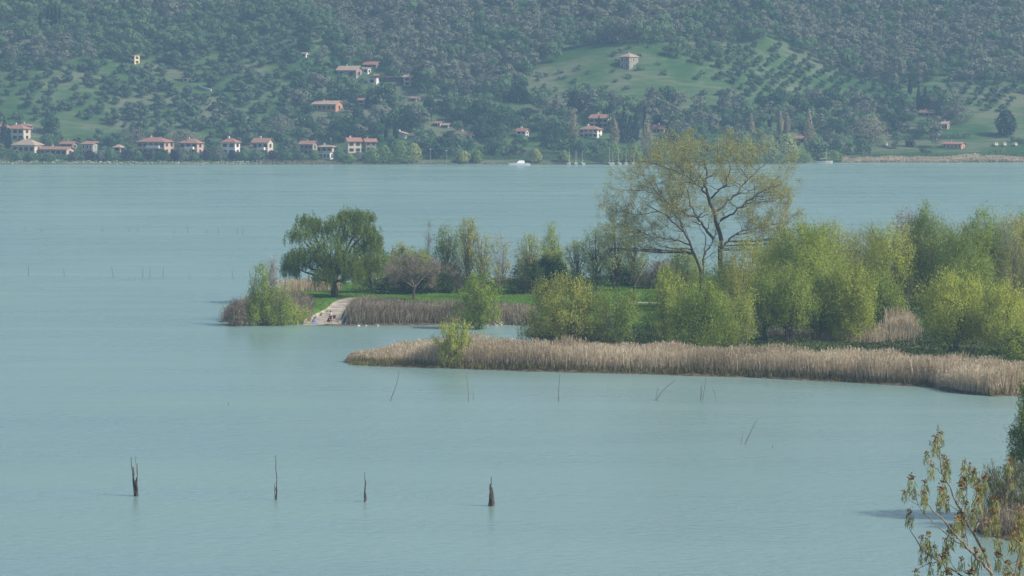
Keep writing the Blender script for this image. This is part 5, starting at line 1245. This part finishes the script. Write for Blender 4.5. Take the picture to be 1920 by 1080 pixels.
for (hx, hb, hw, hh) in HOUSES + SPECIALS:
    hp = np.array([Hk[k] for k in kind]) * 4.3; cw = np.array([Hk[k] for k in kind]) * 2.0
    k = (np.abs(PX - hx) < hw / 2 + cw * .4) & (PY > hb - hh * .3) & (PY - hp < hb - hh * .42)
    kind[k] = 'none'
sc_ = r.uniform(.55, 1.0, len(X)) + .4 * r.uniform(0, 1, len(X)) ** 3; rz_ = r.uniform(0, 6.28, len(X))
sc_ = sc_ * np.where(kind == 'olive', np.where(X > 80, .74, .86), np.where((kind == 'bare') | (kind == 'green'), 1.0, 1))
# olives: regular rows on the right-hand slope come from the unjittered grid
vis = (PX > -30) & (PX < 1950) & (PY > -25)
LMS = [(33, 264, 'the twin-cypress cream house'), (105, 285, 'the long low outbuilding'), (167, 285, 'the blue-grey house'), (290, 280, 'the large apartment villa'), (432, 285, 'the white square house'),
       (492, 285, 'the cream-grey balconied house'), (578, 285, 'the plain stone house'), (662, 280, 'the white-cornered house'), (614, 205, 'the long terracotta farmhouse'), (655, 140, 'the brown stone barn'), (766, 155, 'the salmon pink tower house'),
       (700, 156, 'the bright white terrace building'), (345, 150, 'the flat tan shelter'), (388, 167, 'the white slanting track wall'), (250, 115, 'the narrow yellow house'), (572, 106, 'the tiny high white house'), (1180, 120, 'the knoll tower house'),
       (1127, 235, 'the cream villa'), (1108, 252, 'the white villa with porch'), (1238, 246, 'the low red-roofed house'), (980, 255, 'the small pine-side house'), (871, 260, 'the grey and white low house'), (823, 235, 'the little cream house'),
       (752, 255, 'the pale gabled shed'), (1742, 215, 'the grey farmhouse'), (1773, 240, 'the small pink house'), (1503, 265, 'the low shore-wood house'), (1708, 272, 'the dark boarded cabin'), (1790, 275, 'the brick-red pavilion'), (150, 245, 'the bright open meadow'),
       (95, 35, 'the slender cypress row'), (1706, 165, 'the spindle cypress'), (1735, 195, 'the dark domed grove tree'), (985, 180, 'the wood-edge conifer row'), (1886, 235, 'the massive dark conifer'), (680, 196, 'the tiny stone house'), (1443, 225, 'the lone shore cypress')]
def individuals(k, meshes, name, label, cat, group, nmax):
    idx = np.where((kind == k) & vis)[0]; idx = idx[np.argsort(Y[idx])][:nmax]
    for j in idx:
        o = bpy.data.objects.new(name, meshes[j % len(meshes)]); o.location = (X[j], Y[j], Z[j] - .1); o.rotation_euler = (0, 0, rz_[j]); o.scale = (sc_[j],) * 3
        dl = [(PX[j] - a) ** 2 + (PY[j] - b_) ** 2 for a, b_, _ in LMS]; m_ = int(np.argmin(dl)); q_ = math.sqrt(dl[m_]); dy_ = LMS[m_][1] - PY[j]
        rel = ('just ' if q_ < 30 else 'well ' if q_ > 75 else '') + ('up the slope from ' if dy_ > 12 else 'down the slope from ' if dy_ < -12 else 'level with ')
        link(o); tag(o, label + ' ' + rel.replace('well level', 'far along, level') + LMS[m_][2], cat, group)
    return set(idx.tolist())
def gn_scatter(name, protos, idx, label, cat):
    P = np.stack([X[idx], Y[idx], Z[idx] - .1], 1)
    me = bpy.data.meshes.new(name); me.vertices.add(len(P)); me.vertices.foreach_set('co', P.astype(np.float32).ravel())
    for nm, vals in (('sc', sc_[idx]), ('rz', rz_[idx])):
        a = me.attributes.new(nm, 'FLOAT', 'POINT'); a.data.foreach_set('value', vals.astype(np.float32))
    a = me.attributes.new('pick', 'INT', 'POINT'); a.data.foreach_set('value', (idx % len(protos)).astype(np.int32))
    o = mobj(name, me); tag(o, label, cat, kind='stuff')
    ng = bpy.data.node_groups.new(name, 'GeometryNodeTree')
    ng.interface.new_socket('Geometry', in_out='INPUT', socket_type='NodeSocketGeometry'); ng.interface.new_socket('Geometry', in_out='OUTPUT', socket_type='NodeSocketGeometry')
    N = ng.nodes; L = ng.links
    gi = N.new('NodeGroupInput'); go = N.new('NodeGroupOutput'); ip = N.new('GeometryNodeInstanceOnPoints'); jn = N.new('GeometryNodeJoinGeometry')
    for p in reversed(protos):
        oi = N.new('GeometryNodeObjectInfo'); oi.transform_space = 'ORIGINAL'; oi.inputs['Object'].default_value = p; oi.inputs['As Instance'].default_value = True
        L.new(oi.outputs['Geometry'], jn.inputs[0])
    def att(nm, ty):
        a = N.new('GeometryNodeInputNamedAttribute'); a.data_type = ty; a.inputs['Name'].default_value = nm; return a.outputs['Attribute']
    L.new(gi.outputs[0], ip.inputs['Points']); L.new(jn.outputs[0], ip.inputs['Instance']); ip.inputs['Pick Instance'].default_value = True
    L.new(att('pick', 'INT'), ip.inputs['Instance Index'])
    cx = N.new('ShaderNodeCombineXYZ'); L.new(att('rz', 'FLOAT'), cx.inputs['Z']); 
    L.new(cx.outputs[0], ip.inputs['Rotation']); L.new(att('sc', 'FLOAT'), ip.inputs['Scale'])
    L.new(ip.outputs[0], go.inputs[0])
    md = o.modifiers.new('scatter', 'NODES'); md.node_group = ng
for k, meshes, nm, lab, cat, grp, nmax, snm, slab in [
        ('olive', OL, 'olive_tree', 'grey green olive tree', 'tree', 'olive trees on the slope', 300, 'olive_grove', 'upper rows of the olive groves running on up the slope'),
        ('bare', WD, 'leafless_tree', 'grey brown leafless tree', 'tree', 'leafless trees at the wood edge', 120, 'leafless_wood', 'grey brown leafless wood covering the hill'),
        ('green', WG, 'broadleaf_tree', 'blue green bushy tree', 'tree', 'bushy trees among the houses', 160, 'green_wood', 'green patches of wood on the hillside'),
        ('pine', CN, 'pine_tree', 'dark rounded garden tree', 'tree', 'dark garden trees', 200, 'garden_trees', 'remaining dark trees of the slope'),
        ('shrub', SH, 'hill_shrub', 'small round shrub in open grass', 'shrub', 'shrubs dotted over the knoll', 250, 'hill_shrubs', 'remaining shrubs of the hill')]:
    done = individuals(k, meshes, nm, lab, cat, grp, nmax)
    rest = np.array([j for j in np.where(kind == k)[0] if j not in done])
    protos = []
    for m in meshes:
        protos.append(next(o for o in bpy.data.objects if o.data is m))
    if len(rest): gn_scatter(snm, protos, rest, slab, cat if cat != 'tree' else 'wood')

def far(px, base, top, wpx, name, label, mat, shape='egg', n=500, ll=.7, up=.2, cb=.05, group=None, wood=BARK_DARK, lump=.15, depth=None, seed=None, tr=.2, spread=1.0):
    Pp = hit_hill(px, base); s = SC(Pp[1]); H = (base - top) / s; W = wpx / s; sd = seed or int(px * 3 + base); r = rng_(sd)
    e = empty(name, Pp); tag(e, label, 'tree', group)
    u = r.uniform(0, 1, n * 3); u = u[r.uniform(0, 1, len(u)) < prof(shape, u) + .05][:n]; m = len(u); th = r.uniform(0, 6.28, m)
    lu = 1 + lump * np.sin(3 * th + 6 * u + sd) + lump * np.sin(2 * th - 9 * u)
    rad = prof(shape, u) * lu * r.uniform(.62, 1.03, m)
    C = np.stack([np.cos(th) * rad * W / 2, np.sin(th) * rad * W / 2, H * (cb + (1 - cb) * u)], 1)
    Nn = np.stack([np.cos(th), np.sin(th), (u - .35) * (.5 if shape in ('spire', 'column', 'cone') else 1.6)], 1)
    V, F = card_geo(C, Nn + r.normal(0, .38, (m, 3)), ll * 1.1 * r.uniform(.7, 1.4, m), ll * .85, r)
    mobj('crown', mesh_np('crown', V, F, mat, attr=r.uniform(0, 1, m)), e)
    MB().tube([(0, 0, -.6), (W * .02, 0, H * .5), (0, 0, H * .85)], [tr, tr * .7, .05], 6).build('trunk', wood, e)
    if shape in ('egg', 'round', 'umbrella') and H > 7:
        mb = MB()
        for k in range(6):
            a = r.uniform(0, 6.28); z = H * r.uniform(.2, .45); mb.tube([(0, 0, z), (math.cos(a) * W * .2, math.sin(a) * W * .2, z + H * .2), (math.cos(a) * W * .36, math.sin(a) * W * .36, z + H * .36)], [tr * .5, tr * .35, .04], 5)
        mb.build('limb', wood, e)
    return e
CYP = dict(mat=H_DARK, shape='spire', n=700, ll=.55, up=.9, cb=.02, lump=.06)
for a in [(8, 282, 218, 17, 'tall dark cypress hiding the farmhouse corner'), (16, 279, 240, 13, 'shorter cypress just beside the tall one at the farmhouse')]: far(a[0], a[1], a[2], a[3], 'cypress_tree', a[4], group='cypresses by the farmhouse', **CYP)
for i, (x, b_, t_) in enumerate([(75, 52, 24), (90, 48, 7), (97, 48, 14), (104, 48, 10), (112, 48, 15)]): far(x, b_, t_, 7, 'cypress_tree', '%s slender cypress of the row high on the wooded slope' % ['lone first', 'tallest', 'third', 'fourth', 'last'][i], group='cypress row high on the slope', **CYP)
for a in [(724, 265, 228, 8, 'cypress in front of the pale gabled shed, first of a pair'), (741, 265, 222, 9, 'taller cypress of the pair before the pale shed'), (690, 204, 178, 14, 'dark cypress clump beside the tiny stone house'), (704, 204, 182, 10, 'dark cypress behind the clump near the tiny stone house'),
          (760, 250, 228, 30, 'broad dark tree right above the pale shed'), (1133, 216, 186, 7, 'thin cypress behind the cream villa'), (1123, 246, 218, 6, 'thin cypress standing before the cream villa'), (1170, 268, 195, 16, 'tallest cypress of the dark shore group'), (1182, 268, 215, 18, 'wide cypress next to the tallest of the dark group'),
          (1192, 268, 208, 14, 'cypress closing the dark shore group'), (1162, 268, 222, 10, 'lower cypress at the start of the dark group'), (1209, 262, 199, 9, 'single cypress behind the tan poplars'), (1443, 240, 205, 8, 'lone cypress above the willows of the shore'),
          (1672, 174, 152, 6, 'thin cypress on the grove edge beneath the woods'), (1706, 178, 150, 9, 'spindle cypress standing apart in the grove'), (1722, 206, 160, 8, 'sharp cypress against the dark domed tree'), (1735, 206, 162, 8, 'cypress tip rising from the dark domed tree'), (960, 192, 164, 20, 'dark conifer at the wood edge, first of the row'), (985, 194, 168, 24, 'dark conifer in the middle of the wood-edge row'), (1005, 194, 172, 18, 'dark conifer ending the wood-edge row')]:
    far(a[0], a[1], a[2], a[3], 'cypress_tree', a[4], **CYP)
far(1142, 222, 193, 24, 'evergreen_tree', 'dark domed tree behind the cream villa roof', H_DARK, 'round', 800, .7)
far(1733, 208, 178, 30, 'evergreen_tree', 'dark domed tree with cypress tips in the grove', H_DARK, 'round', 900, .7)
far(1886, 256, 206, 40, 'evergreen_tree', 'massive dark conifer beside the green meadow', H_DARK, 'egg', 1300, .75, lump=.08)
far(1078, 212, 174, 34, 'evergreen_tree', 'dark conifer clump under the knoll', H_DARK, 'cone', 900, .7, lump=.2)
far(1232, 232, 218, 18, 'evergreen_tree', 'small dark round tree above the red-roofed house', H_DARK, 'round', 400, .6)
far(95, 250, 214, 34, 'evergreen_tree', 'tall blue green tree on the bright meadow edge', H_PINE, 'egg', 800, .7)
for x, b_, t_, w_, l_ in [(1038, 290, 236, 66, 'spreading dark umbrella pine by the motorboat shore'), (945, 250, 205, 70, 'wide umbrella pine above the small white house'), (905, 262, 232, 44, 'umbrella pine between grey-white house and white house'), (1265, 262, 236, 34, 'dark pine beside the red-roofed house'), (810, 285, 258, 26, 'dark round pine behind the shore lamp post'), (662, 262, 220, 60, 'blue green leafy tree above the white-cornered house'), (1570, 262, 225, 50, 'dark green spreading tree near the shore willows'), (640, 262, 225, 46, 'dark leafy tree above the stone house'), (870, 232, 205, 60, 'broad dark tree above the grey-white house')]:
    far(x, b_, t_, w_, 'pine_tree', l_, H_PINE, 'egg', 1100, .75, cb=.15)
for x, b_, t_, w_, l_ in [(1076, 282, 203, 20, 'tan columnar poplar near the umbrella pine'), (1152, 276, 222, 20, 'tan columnar poplar between villa and dark cypresses'), (1213, 296, 216, 26, 'tallest tan poplar just after the dark cypress group'), (1408, 255, 212, 13, 'thin tan poplar above the pale willows'), (1463, 252, 210, 12, 'tan poplar, first of the close pair'), (1476, 252, 212, 13, 'tan poplar, second of the close pair'), (1517, 288, 203, 24, 'tall tan poplar by the moored boat with red cover')]:
    far(x, b_, t_, w_, 'poplar_tree', l_, H_POPLAR, 'spire', 900, .6, up=1.0, wood=BARK, lump=.1)
for x, b_, t_, w_, m_, l_ in [(700, 303, 276, 34, H_WILLOW, 'green willow before the brownish annex'), (722, 304, 272, 30, H_WILLOW, 'rounded green shore willow next to the annex'), (752, 304, 264, 44, H_WILLOW, 'tall shore willow below the pale shed'), (775, 304, 268, 34, H_YEL, 'yellow shore willow before the lamp post'),
                              (655, 304, 288, 26, H_WILLOW, 'small green willow right of the white boathouse'), (870, 304, 284, 28, H_YEL, 'small yellow tree on the quay'), (895, 304, 282, 22, H_WILLOW, 'small green tree on the quay'), (1005, 304, 280, 24, H_YEL, 'round pale shore tree beside the motorboat'), (1058, 304, 282, 24, H_WILLOW, 'pale rounded tree behind the first mast'),
                              (1150, 303, 264, 42, H_WILLOW, 'drooping willow behind the middle masts'), (1188, 303, 268, 38, H_WILLOW, 'drooping willow under the dark cypress group'), (1240, 303, 268, 44, H_WILLOW, 'green willow under the tan poplar'), (1290, 303, 254, 60, H_WILLOW, 'large willow behind the huge tree top'), (1345, 303, 250, 66, H_WILLOW, 'largest pale willow right of the huge tree top'),
                              (1398, 302, 258, 44, H_WILLOW, 'pale willow following the largest one'), (1440, 302, 252, 50, H_YEL, 'yellowish willow with bright crown'), (1475, 302, 250, 54, H_YEL, 'brightest yellow willow next to the tall tan poplar'), (1500, 303, 278, 44, H_WILLOW, 'low green willow under the tall tan poplar'), (1560, 302, 282, 40, H_WILLOW, 'low green bushes after the red-covered boat'), (1545, 302, 286, 30, H_WILLOW, 'low dark green bush at the red-covered boat'),
                              (1455, 304, 284, 50, H_WOODG, 'shaded low bush beneath the yellow willow'), (1410, 304, 284, 50, H_WOODG, 'shaded low bush beneath the pale willow')]:
    far(x, b_, t_, w_, 'willow_tree', l_, m_, 'dome', 900, .6, up=-.3, cb=.02)
for x, l_ in [(168, 'before the blue-grey house'), (277, 'before the apartment villa left bay'), (329, 'between apartment villa and pink house'), (385, 'between pink house and white square house'), (436, 'before the white square house'), (236, 'beside the narrow cream house'), (510, 'beside the cream-grey house')]:
    far(x, 301, 282, 21, 'plum_tree', 'small round dark purple tree ' + l_.replace(' left bay', ''), H_PLUM, 'round', 420, .5, cb=.1, group='purple trees along the shore lawn', tr=.12)
for i, (x, h_, w_, m_, l_) in enumerate([(30, 20, 26, H_WOODG, 'green garden tree before the low cream villa'), (58, 17, 22, H_OLIVE, 'grey green garden tree at the corner of the low cream villa'), (92, 15, 24, H_WOODG, 'green garden bush before the long outbuilding'), (140, 17, 22, H_OLIVE, 'grey green bush between outbuilding and blue-grey house'),
        (190, 20, 20, H_WOOD, 'brownish tree beside the blue-grey house'), (208, 22, 24, H_WOODG, 'green tree hiding the side of the narrow cream house'), (258, 19, 20, H_WOODG, 'green tree at the near corner of the apartment villa'), (303, 22, 26, H_PINE, 'dark green tree before the stacked balconies'), (345, 24, 30, H_WOOD, 'brown leafless tree before the pink house'),
        (366, 17, 22, H_WOODG, 'low green tree before the pink house'), (410, 28, 20, H_WOOD, 'tall grey tree beside the white square house'), (455, 18, 22, H_WOODG, 'green bush past the white square house'), (482, 20, 24, H_WOODG, 'green tree before the cream-grey house'), (535, 22, 30, H_WOODG, 'green tree between cream-grey and stone houses'),
        (562, 17, 26, H_OLIVE, 'grey green bush before the stone house'), (590, 20, 18, H_WOODG, 'green tree at the stone house corner'), (636, 22, 26, H_WOODG, 'green tree between boathouse and white-cornered house'), (672, 16, 24, H_WOOD, 'brownish bush before the white-cornered house')]):
    far(x, 301, 301 - h_, w_, 'garden_tree', l_, m_, 'egg', 480, .6, cb=.06, tr=.12, group='garden trees before the shore houses')
far(1630, 290, 212, 78, 'leafless_tree', 'big tan leafless tree with dark fork on the shore meadow', H_POPLAR, 'egg', 900, .6, up=.4, cb=.18, wood=BARK_DARK, tr=.5)
far(250, 272, 238, 62, 'leafless_tree', 'tan leafless tree behind the narrow cream house', H_WOOD, 'egg', 700, .6, up=.4, cb=.1)
far(345, 282, 242, 66, 'leafless_tree', 'tan leafless tree between apartment villa and pink house roofs', H_WOOD, 'egg', 900, .6, up=.4, cb=.1)
far(525, 256, 216, 62, 'leafless_tree', 'grey brown leafless tree above the stone house', H_WOOD, 'egg', 900, .6, up=.4, cb=.1)
far(92, 282, 250, 34, 'leafless_tree', 'pale greenish small tree above the long outbuilding', H_WOODG, 'egg', 500, .5, cb=.1)
far(1795, 226, 196, 60, 'leafless_tree', 'brown leafless spreading tree above the small pink house', H_WOOD, 'dome', 700, .6)
far(1740, 242, 222, 54, 'leafless_tree', 'brown leafless bush over the pale field wall', H_WOOD, 'dome', 600, .6)
def hedge(pts, h, w, label, mat, seed):
    r = rng_(seed); A = [hit_hill(*p) for p in pts]; Cs = []; Ns = []
    for a, c in zip(A[:-1], A[1:]):
        L_ = np.linalg.norm(c - a); n = int(L_ * 26); t = r.uniform(0, 1, n); th = r.uniform(0, math.pi, n)
        P = a + (c - a) * t[:, None]; P[:, 2] = hill_h(P[:, 0], P[:, 1]); hh = h * (.75 + .35 * noise2(P[:, 0] * .4, P[:, 1] * .4, seed))
        Cs.append(P + np.stack([r.normal(0, .2, n), np.cos(th) * w / 2, np.sin(th) ** .5 * hh * r.uniform(.3, 1, n)], 1)); Ns.append(np.stack([r.normal(0, .3, n), np.cos(th), np.sin(th) + .2], 1))
    Cc = np.concatenate(Cs); V, F = card_geo(Cc, np.concatenate(Ns) + r.normal(0, .2, Cc.shape), .8 * r.uniform(.7, 1.4, len(Cc)), .65, r)
    tag(mobj('hedge', mesh_np('hedge', V, F, mat, attr=r.uniform(0, 1, len(Cc)))), label, 'hedge')
hedge([(1668, 262), (1740, 260), (1820, 259)], 3.2, 2.5, 'long clipped hedge across the top of the shore meadow', H_WOODG, 501)
hedge([(1690, 248), (1760, 250)], 2.6, 2.5, 'short dark hedge below the pale field wall', H_PINE, 502)
hedge([(1838, 292), (1885, 288)], 3.0, 3.5, 'rounded green thicket between meadow and reeds', H_WOODG, 503)
hedge([(1895, 266), (1925, 270)], 3.0, 3, 'green thicket beside the dark conifer', H_WOODG, 504)
hedge([(560, 258), (640, 262)], 3.0, 3, 'garden hedge behind the stone house', H_PINE, 505)
hedge([(1725, 286), (1745, 287)], 2.2, 3, 'small thicket on the meadow near the dark cabin', H_PINE, 506)
# shoreline bushes, hedges, stones, reeds
r = rng_(77)
def shore_line(name, x0, x1, y0, y1, n, H, ll, mat, label, seed, up=0.):
    r = rng_(seed); A = at(x0, 308, 0)[0]; B = at(x1, 306, 0)[0]
    Xs = r.uniform(A, B, n); Ss = r.uniform(y0, y1, n); Ys = shore_y(Xs) + Ss; hgt = H * np.clip(.7 + .5 * noise2(Xs * .25, Ys * .1, seed), .1, 1.4)
    Cc = np.stack([Xs, Ys, hill_h(Xs, Ys) + hgt * r.uniform(0, 1, n)], 1); V, F = leaf_geo(Cc, r.normal(size=(n, 3)) + [0, 0, up], ll * r.uniform(.6, 1.4, n), ll * .5, r)
    tag(mobj(name, mesh_np(name, V, F, mat, attr=np.clip(r.uniform(0, 1, n) * .6 + .2 + .3 * noise2(Xs * .1, Ys, seed), 0, 1))), label, name.replace('_', ' '), kind='stuff')
shore_line('shore_hedge', -20, 560, 5, 16, 13000, 3.2, .6, H_WOODG, 'low hedge and bushes between the first houses and the lake', 401)
shore_line('quay_bushes', 540, 1240, 6, 18, 11000, 2.2, .6, H_WOODG, 'low bushes along the quay', 402)
shore_line('far_reeds', 1590, 1960, .5, 6, 9000, 2.0, .7, L_REED, 'strip of dry reeds along the far shore meadow', 403, 3)
shore_line('far_bank_reeds', 480, 720, .5, 5, 3000, 1.0, .5, L_REED_D, 'brown strip of dry reeds below the stone houses', 404, 3)
shore_line('meadow_bushes', 1640, 1960, 16, 30, 2500, 1.8, .6, H_WOODG, 'low bushes scattered over the shore meadow', 405)
n = 650; A0 = at(-20, 308, 0)[0]; A1 = at(560, 308, 0)[0]; Xs = r.uniform(A0, A1, n); XY = np.stack([Xs, shore_y(Xs) + r.uniform(-.5, 4, n)], 1)
rocks('shore_stones', XY, hill_h, .15, .5, M_STONE, 73, 'pale boulders edging the far shore below the houses')
Xs = r.uniform(A1, at(1580, 306, 0)[0], 900); XY = np.stack([Xs, shore_y(Xs) + r.uniform(-.3, 2, 900)], 1)
rocks('quay_stones', XY, hill_h, .15, .5, leafmat('grey_quay_stones', (.07, .065, .055), (.15, .14, .12), (.25, .23, .2), 0, 0), 74, 'grey stones edging the far quay')

# ------------------------------------------------------------------ haze
hz = MB().box(-950, 950, -200, 2350, -4, 135).build('haze', None)
hz.data.materials.clear()
m, nt, out = newmat('lake_haze')
pv = nt.nodes.new('ShaderNodeVolumePrincipled')
pv.inputs['Color'].default_value = (.44, .70, 1.0, 1)
pv.inputs['Density'].default_value = .000142
pv.inputs['Anisotropy'].default_value = .0
nt.links.new(pv.outputs[0], out.inputs['Volume'])
hz.data.materials.append(m); tag(hz, 'thin bluish haze over the lake', 'haze', kind='stuff')
